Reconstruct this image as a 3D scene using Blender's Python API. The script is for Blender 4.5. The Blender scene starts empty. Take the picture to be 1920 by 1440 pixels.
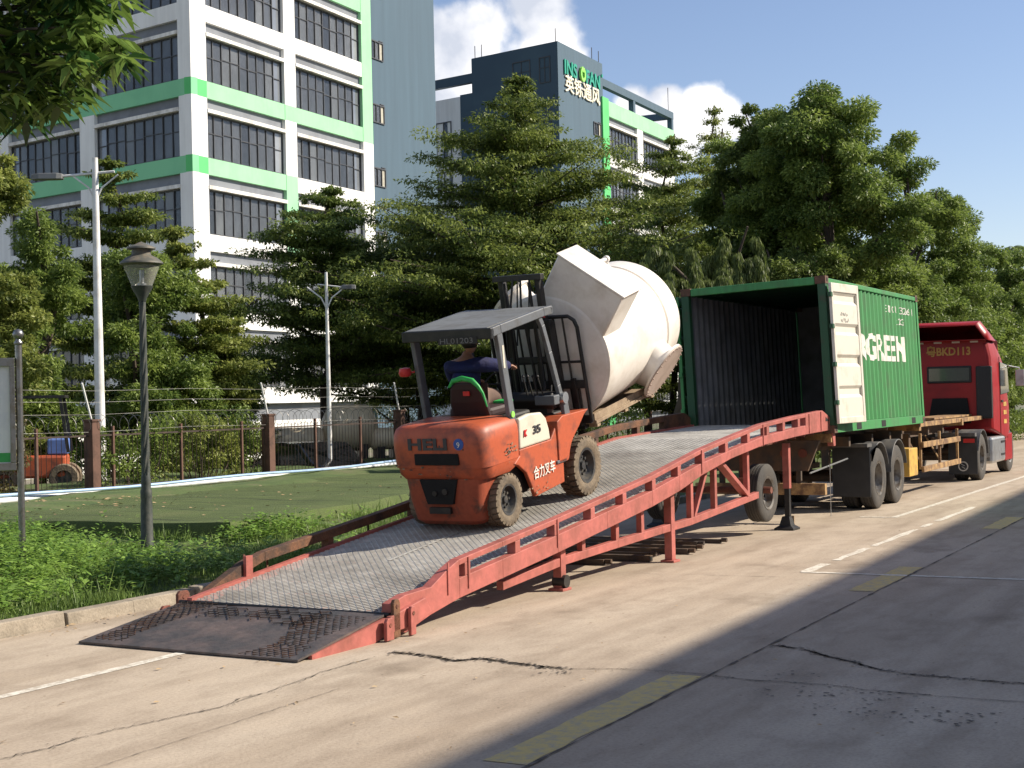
import bpy, bmesh, math, random
import numpy as np
from mathutils import Vector, Matrix, Euler
R = math.radians
random.seed(7); rng = np.random.default_rng(11)
S = bpy.context.scene
C = S.collection
# ---------------------------------------------------------------- camera
# world: +X runs along the road away from the camera, +Y to the left (kerb, lawn, fence), metres
FPX, PIT, ROL, HEAD, CH = 2796.0, R(.60), R(1.33), R(27.8), 2.05
_F0 = Vector((math.cos(HEAD), math.sin(HEAD), 0)); _R0 = Vector((math.sin(HEAD), -math.cos(HEAD), 0)); _U0 = Vector((0, 0, 1))
CF = _F0*math.cos(PIT) + _U0*math.sin(PIT); _U1 = -_F0*math.sin(PIT) + _U0*math.cos(PIT)
CR = _R0*math.cos(ROL) - _U1*math.sin(ROL); CU = _R0*math.sin(ROL) + _U1*math.cos(ROL)
CP = Vector((0, 0, CH))
cam = bpy.data.objects.new("camera", bpy.data.cameras.new("camera")); C.objects.link(cam)
cam.matrix_world = Matrix(((CR.x, CU.x, -CF.x, CP.x), (CR.y, CU.y, -CF.y, CP.y), (CR.z, CU.z, -CF.z, CP.z), (0, 0, 0, 1)))
cam.data.lens = FPX/1920*36; cam.data.sensor_width = 36; cam.data.clip_start = .1; cam.data.clip_end = 4000
S.camera = cam
def on_ground(px, py):           # point of the flat road seen at a pixel of the photo
    d = CF + CR*(px-960)/FPX - CU*(py-720)/FPX; p = CP - d*(CH/d.z); return (p.x, p.y)
def at(px, py, depth):          # where a feature seen in the photo stands, given its distance
    return CP + depth*(CF + CR*(px-960)/FPX - CU*(py-720)/FPX)
# ---------------------------------------------------------------- sun and sky
SUN_EL, SUN_H = R(36), Vector((.56, -.83, 0)).normalized()
sd = SUN_H*math.cos(SUN_EL) + Vector((0, 0, math.sin(SUN_EL)))
sun = bpy.data.objects.new("sun", bpy.data.lights.new("sun", 'SUN')); C.objects.link(sun)
sun.data.energy = 5.0; sun.data.angle = R(.5); sun.data.color = (1, .905, .76)
sun.rotation_euler = (-sd).to_track_quat('-Z', 'Y').to_euler()
W = bpy.data.worlds.new("World"); S.world = W; W.use_nodes = True
nt = W.node_tree; nt.nodes.clear()
def N(t, ty, **kw):
    n = t.nodes.new(ty)
    for k, v in kw.items(): setattr(n, k, v)
    return n
out = N(nt, 'ShaderNodeOutputWorld'); bg = N(nt, 'ShaderNodeBackground'); sky = N(nt, 'ShaderNodeTexSky')
sky.sky_type = 'NISHITA'; sky.sun_disc = False; sky.sun_elevation = SUN_EL; sky.sun_rotation = math.atan2(sd.x, sd.y)
sky.air_density = 1.0; sky.dust_density = .25; sky.ozone_density = 2.4; sky.altitude = 50
SKY = .094
skm = N(nt, 'ShaderNodeVectorMath', operation='SCALE'); skm.inputs['Scale'].default_value = SKY
skt = N(nt, 'ShaderNodeVectorMath', operation='MULTIPLY'); skt.inputs[1].default_value = (1.0, .905, .93)
nt.links.new(sky.outputs[0], skt.inputs[0]); nt.links.new(skt.outputs[0], skm.inputs[0])
tc = N(nt, 'ShaderNodeTexCoord')
# cumulus: soft blobs around fixed directions of the sky, eroded by noise
def M(t, op, a, b=None, clamp=False):
    n = N(t, 'ShaderNodeMath', operation=op); n.use_clamp = clamp
    for i, v in enumerate((a, b)):
        if v is None: continue
        if isinstance(v, (int, float)): n.inputs[i].default_value = v
        else: t.links.new(v, n.inputs[i])
    return n.outputs[0]
nz = N(nt, 'ShaderNodeTexNoise'); nz.inputs['Scale'].default_value = 13; nz.inputs['Detail'].default_value = 9; nz.inputs['Roughness'].default_value = .52
nt.links.new(tc.outputs['Generated'], nz.inputs['Vector'])
acc = None
for px, py, rad in ((825, 85, .03), (840, 180, .04), (925, 50, .044), (985, 20, .04), (1040, 85, .03), (1000, 130, .04), (880, 170, .035), (1075, 110, .018), (930, -60, .05),
                    (1185, 185, .016), (1210, 225, .026), (1248, 185, .016), (1300, 212, .02), (1355, 228, .016), (1240, 245, .026), (1395, 240, .01), (560, -220, .08), (1900, -420, .07)):
    d = (at(px, py, 1) - CP).normalized()
    v = N(nt, 'ShaderNodeVectorMath', operation='DISTANCE'); v.inputs[1].default_value = d
    nt.links.new(tc.outputs['Generated'], v.inputs[0])
    q = M(nt, 'SUBTRACT', 1.0, M(nt, 'DIVIDE', v.outputs['Value'], rad))
    acc = q if acc is None else M(nt, 'MAXIMUM', acc, q)
for d, rad in (((-.8, -.3, .5), .26), ((-.5, .6, .6), .2), ((-.2, -.8, .75), .2)):      # unseen bright cloud blobs added behind and above the camera as neutral fill
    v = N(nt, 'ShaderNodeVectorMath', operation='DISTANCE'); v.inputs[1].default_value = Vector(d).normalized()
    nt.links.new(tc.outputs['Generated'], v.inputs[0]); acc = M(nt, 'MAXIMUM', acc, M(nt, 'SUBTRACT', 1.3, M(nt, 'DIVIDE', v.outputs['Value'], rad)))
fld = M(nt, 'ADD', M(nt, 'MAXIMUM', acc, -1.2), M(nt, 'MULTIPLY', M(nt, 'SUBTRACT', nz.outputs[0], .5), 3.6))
rmp = N(nt, 'ShaderNodeValToRGB'); rmp.color_ramp.elements[0].position = .04; rmp.color_ramp.elements[1].position = .55; rmp.color_ramp.interpolation = 'EASE'
nt.links.new(fld, rmp.inputs[0])
nz2 = N(nt, 'ShaderNodeTexNoise'); nz2.inputs['Scale'].default_value = 21; nz2.inputs['Detail'].default_value = 6
nt.links.new(tc.outputs['Generated'], nz2.inputs['Vector'])
cr2 = N(nt, 'ShaderNodeValToRGB'); e = cr2.color_ramp.elements
e[0].position = .35; e[0].color = (.43, .46, .53, 1); e[1].position = .62; e[1].color = (.86, .84, .83, 1)
nt.links.new(nz2.outputs[0], cr2.inputs[0])
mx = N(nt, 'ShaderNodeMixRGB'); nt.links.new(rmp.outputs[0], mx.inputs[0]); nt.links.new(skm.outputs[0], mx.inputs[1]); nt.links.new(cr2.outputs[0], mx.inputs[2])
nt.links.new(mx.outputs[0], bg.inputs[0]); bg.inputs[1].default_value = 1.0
nt.links.new(bg.outputs[0], out.inputs[0])
S.view_settings.view_transform = 'Standard'; S.view_settings.look = 'None'; S.view_settings.gamma = 1; S.view_settings.use_curve_mapping = False
S.view_settings.exposure = .68
S.render.film_transparent = False
# ---------------------------------------------------------------- materials
MATS = {}
def mat(name, col, col2=None, rough=.6, metal=0., scale=3., thr=(.45, .6), bump=0., bscale=40., detail=6, spec=.5, coat=0., fine=0., fscale=60.):
    """procedural paint / metal / concrete: base colour broken by a second colour (dirt, rust, wear) through noise"""
    if name in MATS: return MATS[name]
    m = bpy.data.materials.new(name); m.use_nodes = True; t = m.node_tree; b = t.nodes['Principled BSDF']
    b.inputs['Roughness'].default_value = rough; b.inputs['Metallic'].default_value = metal
    b.inputs['Specular IOR Level'].default_value = spec; b.inputs['Coat Weight'].default_value = coat
    co = N(t, 'ShaderNodeTexCoord')
    n = N(t, 'ShaderNodeTexNoise'); n.inputs['Scale'].default_value = scale; n.inputs['Detail'].default_value = detail; n.inputs['Roughness'].default_value = .62
    t.links.new(co.outputs['Object'], n.inputs['Vector'])
    r = N(t, 'ShaderNodeValToRGB'); r.color_ramp.elements[0].position, r.color_ramp.elements[1].position = thr
    r.color_ramp.elements[0].color = (*col, 1); r.color_ramp.elements[1].color = (*(col2 or tuple(c*.8 for c in col)), 1)
    t.links.new(n.outputs[0], r.inputs[0]); last = r.outputs[0]
    if fine:
        f = N(t, 'ShaderNodeTexNoise'); f.inputs['Scale'].default_value = fscale; f.inputs['Detail'].default_value = 4
        src_ = co.outputs['Object']
        if 'wall' in name or 'ledge' in name or 'container_green' in name:      # rain streaks run down
            mp_ = N(t, 'ShaderNodeMapping'); mp_.inputs['Scale'].default_value = (1.6, 1.6, .1); t.links.new(src_, mp_.inputs[0]); src_ = mp_.outputs[0]
        t.links.new(src_, f.inputs['Vector'])
        mr = N(t, 'ShaderNodeMapRange'); mr.inputs[1].default_value = .3; mr.inputs[2].default_value = .7; mr.inputs[3].default_value = 1-fine; mr.inputs[4].default_value = 1+fine
        t.links.new(f.outputs[0], mr.inputs[0])
        vm = N(t, 'ShaderNodeVectorMath', operation='SCALE'); t.links.new(last, vm.inputs[0]); t.links.new(mr.outputs[0], vm.inputs['Scale']); last = vm.outputs[0]
    t.links.new(last, b.inputs['Base Color'])
    rr = N(t, 'ShaderNodeMapRange'); rr.inputs[3].default_value = max(.05, rough-.12); rr.inputs[4].default_value = min(1, rough+.15)
    t.links.new(n.outputs[0], rr.inputs[0]); t.links.new(rr.outputs[0], b.inputs['Roughness'])
    if bump:
        bn = N(t, 'ShaderNodeTexNoise'); bn.inputs['Scale'].default_value = bscale; bn.inputs['Detail'].default_value = 5
        t.links.new(co.outputs['Object'], bn.inputs['Vector'])
        bp = N(t, 'ShaderNodeBump'); bp.inputs['Strength'].default_value = bump; bp.inputs['Distance'].default_value = .02
        t.links.new(bn.outputs[0], bp.inputs['Height']); t.links.new(bp.outputs[0], b.inputs['Normal'])
    MATS[name] = m; return m
def leafmat(name, dark, light, trans=.3, rough=.5, gloss=.35):
    if name in MATS: return MATS[name]
    m = bpy.data.materials.new(name); m.use_nodes = True; t = m.node_tree; b = t.nodes['Principled BSDF']; o = t.nodes['Material Output']
    a = N(t, 'ShaderNodeAttribute', attribute_name='tint'); r = N(t, 'ShaderNodeValToRGB')
    r.color_ramp.elements[0].color = (*dark, 1); r.color_ramp.elements[1].color = (*light, 1)
    t.links.new(a.outputs['Fac'], r.inputs[0]); t.links.new(r.outputs[0], b.inputs['Base Color'])
    b.inputs['Roughness'].default_value = rough; b.inputs['Specular IOR Level'].default_value = gloss
    tr = N(t, 'ShaderNodeBsdfTranslucent'); t.links.new(r.outputs[0], tr.inputs[0])
    ms = N(t, 'ShaderNodeMixShader'); ms.inputs[0].default_value = trans
    t.links.new(b.outputs[0], ms.inputs[1]); t.links.new(tr.outputs[0], ms.inputs[2]); t.links.new(ms.outputs[0], o.inputs[0])
    MATS[name] = m; return m
def glassmat(name, col=(.05, .06, .07), rough=.08):
    return mat(name, col, tuple(c*1.5 for c in col), rough=rough, scale=.35, thr=(.35, .7), spec=.9, coat=.3)
mt = dict(
 orange=mat('orange_paint', (.43, .09, .036), (.16, .05, .034), rough=.48, scale=3.4, thr=(.5, .7), spec=.5, fine=.07, fscale=25),
 orange_worn_shaded=mat('worn_shaded_orange_paint', (.3, .065, .03), (.1, .045, .03), rough=.55, scale=5, thr=(.52, .66), fine=.12, fscale=22),  # worn orange, with the shade on the rear foot darkened into the colour
 cream=mat('cream_panel', (.62, .58, .48), (.5, .45, .36), rough=.45, scale=4, thr=(.5, .75)),
 guard=mat('grey_guard_paint', (.115, .125, .14), (.08, .08, .08), rough=.5, scale=6, thr=(.5, .7)),
 guardtop=mat('light_grey_roof_paint', (.15, .155, .155), (.09, .085, .075), rough=.55, scale=4, thr=(.45, .75)),
 black=mat('black_steel', (.014, .014, .015), (.035, .03, .026), rough=.45, scale=8, thr=(.45, .7)),
 blackplastic=mat('black_plastic', (.012, .012, .013), (.022, .02, .018), rough=.6),
 slot=mat('dark_grille', (.006, .006, .006), rough=.9),
 tyre_dusty=mat('dusty_tyre_rubber', (.2, .155, .105), (.1, .08, .06), rough=.9, scale=7, thr=(.4, .7), bump=.4, bscale=30),
 tyre=mat('tyre_rubber', (.045, .042, .04), (.085, .075, .065), rough=.85, scale=4, thr=(.4, .7), bump=.2),
 rim=mat('dark_wheel_rim', (.045, .047, .05), (.1, .09, .075), rough=.5, metal=.3, scale=10),
 rimsteel=mat('grey_wheel_rim', (.17, .16, .15), (.1, .08, .06), rough=.45, metal=.5, scale=9),
 rimsilver=mat('silver_wheel_rim', (.62, .62, .62), (.4, .38, .35), rough=.3, metal=.8, scale=9),
 red=mat('faded_red_paint', (.42, .12, .1), (.25, .075, .055), rough=.6, scale=2.6, thr=(.4, .7), fine=.12, fscale=14, bump=.12, bscale=18),
 rust=mat('rusty_red_steel', (.2, .062, .04), (.09, .04, .025), rough=.75, scale=5, thr=(.4, .65), fine=.2, bump=.3),
 rustrail=mat('rusty_orange_rail', (.17, .075, .035), (.055, .032, .022), rough=.8, scale=4, thr=(.38, .62), fine=.25, bump=.3),
 grate=mat('galvanised_grating', (.52, .5, .455), (.24, .225, .2), rough=.5, metal=.15, scale=1.4, thr=(.35, .72), fine=.15, fscale=9),
 lip=mat('bare_dark_steel', (.075, .068, .066), (.17, .125, .11), rough=.5, metal=.35, scale=2.4, thr=(.4, .72), fine=.2, fscale=16, bump=.15),
 darkmesh=mat('blackened_mesh', (.03, .026, .024), (.1, .05, .03), rough=.7, metal=.3, scale=6),
 bar=mat('dark_square_tube', (.055, .042, .036), (.11, .07, .045), rough=.6, scale=4),
 frp=mat('white_fibreglass', (.76, .72, .665), (.56, .5, .42), rough=.4, scale=2.8, thr=(.46, .78), spec=.5, fine=.03, fscale=8, bump=.08, bscale=6),
 frpflange=mat('pinkish_flange', (.5, .4, .34), (.42, .33, .27), rough=.6),
 seam=mat('tank_seam', (.45, .4, .35), rough=.6),
 wood=mat('pallet_wood', (.33, .25, .165), (.2, .14, .09), rough=.85, scale=7, thr=(.35, .7), fine=.2),
 green=mat('container_green_paint', (.048, .235, .07), (.06, .16, .06), rough=.55, scale=2.2, thr=(.48, .74), fine=.14, fscale=10),
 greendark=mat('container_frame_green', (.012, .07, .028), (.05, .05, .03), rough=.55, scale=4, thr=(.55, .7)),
 inner=mat('container_inside_grey', (.23, .24, .26), (.14, .14, .14), rough=.6, scale=2, thr=(.4, .7)),
 floorwood=mat('container_floor_wood', (.09, .06, .04), (.06, .045, .03), rough=.7, scale=4),
 castrust=mat('rusty_corner_casting', (.13, .06, .04), (.07, .05, .03), rough=.8, scale=9),
 doorcream=mat('cream_door_paint', (.64, .6, .52), (.47, .4, .3), rough=.5, scale=2.3, thr=(.52, .74), fine=.05),
 white=mat('white_lettering', (.72, .7, .64), (.55, .52, .46), rough=.6, scale=9, thr=(.45, .75)),
 truckred=mat('truck_red_paint', (.3, .008, .01), (.2, .008, .01), rough=.4, scale=2, thr=(.5, .8), spec=.4, coat=.0),
 yellowletter=mat('yellow_lettering', (.5, .27, .06), rough=.6),
 chassis=mat('yellow_chassis_paint', (.38, .235, .1), (.14, .075, .04), rough=.7, scale=4.5, thr=(.42, .6), fine=.2),
 chassisdark=mat('dark_chassis_steel', (.06, .045, .035), (.12, .07, .04), rough=.75, scale=5, thr=(.4, .65)),
 boxyellow=mat('yellow_toolbox', (.6, .37, .08), (.4, .25, .07), rough=.5, scale=4),
 flap=mat('black_rubber_flap', (.016, .018, .022), (.03, .03, .034), rough=.42, scale=3, thr=(.45, .7)),
 fender=mat('grey_plastic_mudguard', (.075, .076, .08), (.13, .12, .11), rough=.6, scale=4),
 alu=mat('brushed_aluminium', (.55, .56, .57), (.4, .4, .4), rough=.35, metal=.8),
 glass=glassmat('window_glass', (.13, .14, .155), .14), glass2=glassmat('window_glass_dark', (.07, .078, .09), .1), glass3=glassmat('window_glass_pale', (.2, .21, .22), .2),
 glassdark=glassmat('cab_window_glass', (.02, .03, .025), .06),
 blue=mat('blue_jacket_cloth', (.008, .01, .06), (.012, .018, .1), rough=.85, scale=9, thr=(.4, .65), bump=.5, bscale=15),
 skin=mat('skin', (.42, .22, .15), rough=.55), hair=mat('black_hair', (.01, .009, .008), rough=.6),
 trousers=mat('brown_trousers', (.16, .1, .08), (.11, .07, .06), rough=.9),
 seatgreen=mat('green_piping', (.03, .42, .09), rough=.5), seatdark=mat('dark_red_seat', (.028, .011, .012), rough=.6),
 redpl=mat('red_plastic', (.55, .02, .02), rough=.4), bluebadge=mat('blue_badge', (.03, .1, .38), rough=.4),
 darkletter=mat('dark_grey_lettering', (.05, .05, .055), rough=.5), creamstrip=mat('cream_strip', (.6, .53, .4), rough=.7),
 lamp=mat('dark_green_cast_iron', (.038, .046, .042), (.065, .068, .06), rough=.6, scale=12, fine=.15),
 bronze=mat('weathered_lamp_cap', (.085, .085, .07), (.14, .12, .09), rough=.6, scale=10),
 steel=mat('stainless_steel', (.26, .26, .26), (.19, .18, .16), rough=.35, metal=.85, scale=7),
 polewhite=mat('white_pole_paint', (.72, .72, .72), (.6, .58, .55), rough=.45),
 brick=mat('brown_pier_paint', (.12, .06, .042), (.08, .042, .03), rough=.8, scale=5),
 fencebar=mat('dark_iron_bar', (.035, .022, .018), (.06, .035, .025), rough=.7),
 wire=mat('galvanised_wire', (.2, .2, .19), (.13, .12, .11), rough=.4, metal=.7),
 kerb=mat('kerb_concrete', (.3, .255, .2), (.2, .17, .13), rough=.9, scale=3.5, thr=(.38, .68), fine=.15, bump=.5, bscale=25),
 pvc=mat('white_pvc_pipe', (.75, .77, .8), (.6, .6, .6), rough=.4),
 pvcblue=mat('blue_pvc_pipe', (.35, .5, .72), rough=.4),
 bark=mat('tree_bark', (.085, .062, .045), (.045, .035, .027), rough=.95, scale=6, thr=(.35, .65), bump=.8, bscale=14),
 wallwhite=mat('white_wall_paint', (.78, .78, .76), (.7, .69, .67), rough=.8, scale=.25, thr=(.4, .7), fine=.07, fscale=2),
 wallgreen=mat('mint_green_wall_paint', (.3, .6, .35), (.27, .55, .32), rough=.8, scale=.4, fine=.03, fscale=2),
 wallgreen2=mat('bright_green_wall_paint', (.1, .5, .16), (.085, .45, .14), rough=.8, scale=.4),
 wallgreen_shade=mat('shaded_mint_green_paint', (.22, .56, .31), (.2, .52, .29), rough=.8, scale=.4),  # mint paint again, with the left face's shade put into the colour
 wallblue=mat('slate_blue_wall_paint', (.062, .105, .145), (.072, .118, .158), rough=.85, scale=.15, thr=(.35, .7), fine=.07, fscale=1.5),
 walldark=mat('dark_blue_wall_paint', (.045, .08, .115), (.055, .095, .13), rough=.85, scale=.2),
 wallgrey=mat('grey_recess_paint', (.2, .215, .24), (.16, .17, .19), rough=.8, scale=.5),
 ledge=mat('white_ledge', (.74, .72, .68), (.55, .52, .48), rough=.8, scale=1.5, fine=.15, fscale=3),
 mullion=mat('window_mullion', (.05, .052, .058), rough=.5),
 curtain=mat('cream_blind', (.42, .4, .33), (.35, .33, .27), rough=.9),
 signgreen=mat('teal_sign_letter', (.01, .3, .2), rough=.5), signlime=mat('lime_sign_letter', (.3, .75, .12), rough=.5),
 signgold=mat('gold_sign_letter', (.8, .74, .58), rough=.5),
 board=mat('notice_sheet', (.82, .82, .84), (.76, .76, .8), rough=.35), boardgreen=mat('green_sheet_band', (.05, .4, .1), rough=.4),
 carblack=mat('dark_car_paint', (.012, .013, .016), rough=.2, coat=.6), tankcream=mat('cream_tank', (.58, .5, .36), (.5, .42, .3), rough=.5, scale=2),
 bluebox=mat('blue_panel', (.12, .2, .5), rough=.5), lightblue=mat('light_blue_wall', (.2, .3, .38), (.24, .34, .42), rough=.85, scale=.5),
)
# lamp glass
def clearglass(name, a):
    m = bpy.data.materials.new(name); m.use_nodes = True; t = m.node_tree; b = t.nodes['Principled BSDF']
    b.inputs['Base Color'].default_value = (.5, .5, .42, 1); b.inputs['Roughness'].default_value = .25; b.inputs['Alpha'].default_value = a
    mt[name] = m
clearglass('frosted_lamp_glass', .38)
# ---------------------------------------------------------------- mesh helpers
class MB:
    def __init__(s): s.v = []; s.f = []; s.m = []; s.mi = 0; s.X = Matrix.Identity(4)
    def add(s, vs, fs):
        o = len(s.v); s.v += [s.X @ Vector(p) for p in vs]; s.f += [tuple(i+o for i in f) for f in fs]; s.m += [s.mi]*len(fs); return s
    def box(s, a, b):
        x0, y0, z0 = a; x1, y1, z1 = b
        return s.add([(x0,y0,z0),(x1,y0,z0),(x1,y1,z0),(x0,y1,z0),(x0,y0,z1),(x1,y0,z1),(x1,y1,z1),(x0,y1,z1)],
                     [(0,3,2,1),(4,5,6,7),(0,1,5,4),(1,2,6,5),(2,3,7,6),(3,0,4,7)])
    def beam(s, p, q, w, h, up=(0, 0, 1)):
        p, q = Vector(p), Vector(q); d = (q-p).normalized(); u = Vector(up); sdv = d.cross(u).normalized(); u = sdv.cross(d).normalized()
        A, B = sdv*w/2, u*h/2
        return s.add([p-A-B, p+A-B, p+A+B, p-A+B, q-A-B, q+A-B, q+A+B, q-A+B], [(0,1,2,3),(4,7,6,5),(0,4,5,1),(1,5,6,2),(2,6,7,3),(3,7,4,0)])
    def tube(s, pts, r, n=8, caps=True):
        pts = [Vector(p) for p in pts]; rs = r if isinstance(r, (list, tuple)) else [r]*len(pts); o = []; prev = None
        for i, p in enumerate(pts):
            d = (pts[min(i+1, len(pts)-1)]-pts[max(i-1, 0)]).normalized()
            a = prev if prev is not None else (Vector((0, 0, 1)) if abs(d.z) < .9 else Vector((1, 0, 0)))
            u = (a - d*a.dot(d)).normalized(); prev = u; w = d.cross(u)
            o += [p + (u*math.cos(2*math.pi*k/n) + w*math.sin(2*math.pi*k/n))*rs[i] for k in range(n)]
        f = [(i*n+k, i*n+(k+1) % n, (i+1)*n+(k+1) % n, (i+1)*n+k) for i in range(len(pts)-1) for k in range(n)]
        if caps: f += [tuple(range(n))[::-1], tuple((len(pts)-1)*n+k for k in range(n))]
        return s.add(o, f)
    def cyl(s, p, q, r, n=16, r2=None): return s.tube([p, q], [r, r if r2 is None else r2], n)
    def lathe(s, prof, c=(0, 0, 0), axis='z', n=24, a0=0, a1=2*math.pi):
        c = Vector(c); full = abs(a1-a0-2*math.pi) < 1e-6; k = n if full else n+1; o = []
        for r, h in prof:
            for i in range(k):
                t = a0+(a1-a0)*i/n; x, y = r*math.cos(t), r*math.sin(t)
                o.append(c + Vector({'z': (x, y, h), 'y': (x, h, y), 'x': (h, x, y)}[axis]))
        f = [(j*k+i, j*k+(i+1) % k, (j+1)*k+(i+1) % k, (j+1)*k+i) for j in range(len(prof)-1) for i in range(n)]
        return s.add(o, f)
    def prism(s, poly, y0, y1, plane='xz'):
        g = {'xz': lambda a, b, c: (a, c, b), 'yz': lambda a, b, c: (c, a, b), 'xy': lambda a, b, c: (a, b, c)}[plane]
        n = len(poly); return s.add([g(a, b, y0) for a, b in poly]+[g(a, b, y1) for a, b in poly],
            [tuple(range(n)), tuple(range(n, 2*n))[::-1]]+[(i, n+i, n+(i+1) % n, (i+1) % n) for i in range(n)])
    def loft(s, rings, caps=True):
        n = len(rings[0]); o = [p for r in rings for p in r]
        f = [(i*n+k, i*n+(k+1) % n, (i+1)*n+(k+1) % n, (i+1)*n+k) for i in range(len(rings)-1) for k in range(n)]
        if caps: f += [tuple(range(n))[::-1], tuple((len(rings)-1)*n+k for k in range(n))]
        return s.add(o, f)
    def mesh(s, name, mats, smooth=False):
        me = bpy.data.meshes.new(name); me.from_pydata([tuple(p) for p in s.v], [], s.f)
        for m in (mats if isinstance(mats, (list, tuple)) else [mats]): me.materials.append(mt[m] if isinstance(m, str) else m)
        me.polygons.foreach_set('material_index', s.m)
        b = bmesh.new(); b.from_mesh(me); bmesh.ops.recalc_face_normals(b, faces=b.faces); b.to_mesh(me); b.free()
        if smooth:
            me.polygons.foreach_set('use_smooth', [True]*len(me.polygons))
            try: me.set_sharp_from_angle(angle=R(smooth if smooth is not True else 40))
            except Exception: pass
        me.update(); return me
    def build(s, name, mats, parent=None, smooth=False, bevel=0., label=None):
        o = bpy.data.objects.new(name, s.mesh(name, mats, smooth)); C.objects.link(o)
        if parent: o.parent = parent
        if bevel:
            b = o.modifiers.new('bevel', 'BEVEL'); b.width = bevel; b.segments = 2; b.limit_method = 'ANGLE'; b.angle_limit = R(40)
        if label: o['label'] = label
        return o
def thing(name, label, cat, loc=(0, 0, 0), rot=(0, 0, 0), group=None):
    o = bpy.data.objects.new(name, None); C.objects.link(o); o.location = loc; o.rotation_euler = rot; o.empty_display_size = .2
    o['label'] = label; o['category'] = cat
    if group: o['group'] = group
    return o
def tag(o, label, cat, group=None, kind=None):
    o['label'] = label; o['category'] = cat
    if group: o['group'] = group
    if kind: o['kind'] = kind
    return o
def struct(o, kind='structure'): o['kind'] = kind; return o
def copy_tree(o, parent=None):
    c = o.copy(); C.objects.link(c); c.parent = parent
    for ch in [x for x in o.children]: copy_tree(ch, c)
    return c
def text_mesh(body, size, extrude, offset=0., shear=0., spacing=1.):
    cu = bpy.data.curves.new('lettering', 'FONT'); cu.body = body; cu.size = size; cu.extrude = extrude; cu.offset = offset
    cu.shear = shear; cu.space_character = spacing; cu.resolution_u = 3
    o = bpy.data.objects.new('lettering', cu); C.objects.link(o); bpy.context.view_layer.update()
    me = bpy.data.meshes.new_from_object(o.evaluated_get(bpy.context.evaluated_depsgraph_get()))
    bpy.data.objects.remove(o); return me
def lettering(body, size, mtx, material, parent, extrude=.004, sx=1., offset=0., shear=0., spacing=1., width=None, name='lettering'):
    me = text_mesh(body, size, extrude, offset, shear, spacing)
    xs = [v.co.x for v in me.vertices]; x0, x1 = min(xs), max(xs); k = sx if width is None else width/(x1-x0)
    for v in me.vertices: v.co.x = (v.co.x-x0)*k
    me.transform(mtx); me.materials.clear(); me.materials.append(mt[material])
    o = bpy.data.objects.new(name, me); C.objects.link(o); o.parent = parent; return o
def frame3(o, ex, ey):     # matrix whose local x,y map to ex,ey
    ex = Vector(ex).normalized(); ey = Vector(ey); ey = (ey-ex*ey.dot(ex)).normalized(); ez = ex.cross(ey)
    return Matrix(((ex.x, ey.x, ez.x, o[0]), (ex.y, ey.y, ez.y, o[1]), (ex.z, ey.z, ez.z, o[2]), (0, 0, 0, 1)))
# ================================================================ ground, road, kerb
def nodes_mat(name):
    m = bpy.data.materials.new(name); m.use_nodes = True; t = m.node_tree; return m, t, t.nodes['Principled BSDF']
def ramp(t, src, stops):
    r = N(t, 'ShaderNodeValToRGB'); e = r.color_ramp.elements
    while len(e) < len(stops): e.new(.5)
    for el, (p, c) in zip(e, stops): el.position = p; el.color = (*c, 1)
    t.links.new(src, r.inputs[0]); return r.outputs[0]
def noise(t, scale, detail=5, rough=.6, vec=None, stretch=None):
    n = N(t, 'ShaderNodeTexNoise'); n.inputs['Scale'].default_value = scale; n.inputs['Detail'].default_value = detail; n.inputs['Roughness'].default_value = rough
    src = vec
    if src is None: src = N(t, 'ShaderNodeTexCoord').outputs['Object']
    if stretch:
        mp = N(t, 'ShaderNodeMapping'); mp.inputs['Scale'].default_value = stretch; t.links.new(src, mp.inputs[0]); src = mp.outputs[0]
    t.links.new(src, n.inputs['Vector']); return n.outputs[0]
def mul(t, a, b, fac=1.):
    x = N(t, 'ShaderNodeMixRGB', blend_type='MULTIPLY'); x.inputs[0].default_value = fac; t.links.new(a, x.inputs[1]); t.links.new(b, x.inputs[2]); return x.outputs[0]
# concrete
m, t, b = nodes_mat('road_concrete')
base = ramp(t, noise(t, .35, 6, .6, stretch=(.35, 1, 1)), [(.3, (.34, .275, .212)), (.5, (.42, .348, .272)), (.72, (.47, .4, .32))])
base = mul(t, base, ramp(t, noise(t, 2.3, 8, .7, stretch=(.5, 1, 1)), [(.28, (.74, .72, .7)), (.52, (1, 1, 1)), (.75, (1.08, 1.07, 1.05))]))
base = mul(t, base, ramp(t, noise(t, 38, 4, .7), [(.3, (.8, .79, .78)), (.5, (1, 1, 1)), (.72, (1.12, 1.12, 1.1))]))
base = mul(t, base, ramp(t, noise(t, 9, 6, .75, stretch=(.25, 1.6, 1)), [(.25, (.6, .56, .52)), (.36, (1, 1, 1))]))
sp = N(t, 'ShaderNodeTexVoronoi'); sp.inputs['Scale'].default_value = 3.1; t.links.new(N(t, 'ShaderNodeTexCoord').outputs['Object'], sp.inputs['Vector'])
base = mul(t, base, ramp(t, sp.outputs['Distance'], [(.02, (.45, .4, .36)), (.045, (1, 1, 1))]))
base = mul(t, base, ramp(t, noise(t, .9, 3, .5, stretch=(.12, 2.2, 1)), [(.4, (.86, .845, .83)), (.55, (1, 1, 1))]))
base = mul(t, base, ramp(t, noise(t, .55, 4, .55), [(.26, (.62, .6, .58)), (.38, (1, 1, 1))]))
t.links.new(base, b.inputs['Base Color']); b.inputs['Roughness'].default_value = .88; b.inputs['Specular IOR Level'].default_value = .25
bp = N(t, 'ShaderNodeBump'); bp.inputs['Strength'].default_value = .35; bp.inputs['Distance'].default_value = .012
t.links.new(noise(t, 55, 6, .7), bp.inputs['Height']); t.links.new(bp.outputs[0], b.inputs['Normal']); mt['road'] = m
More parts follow.
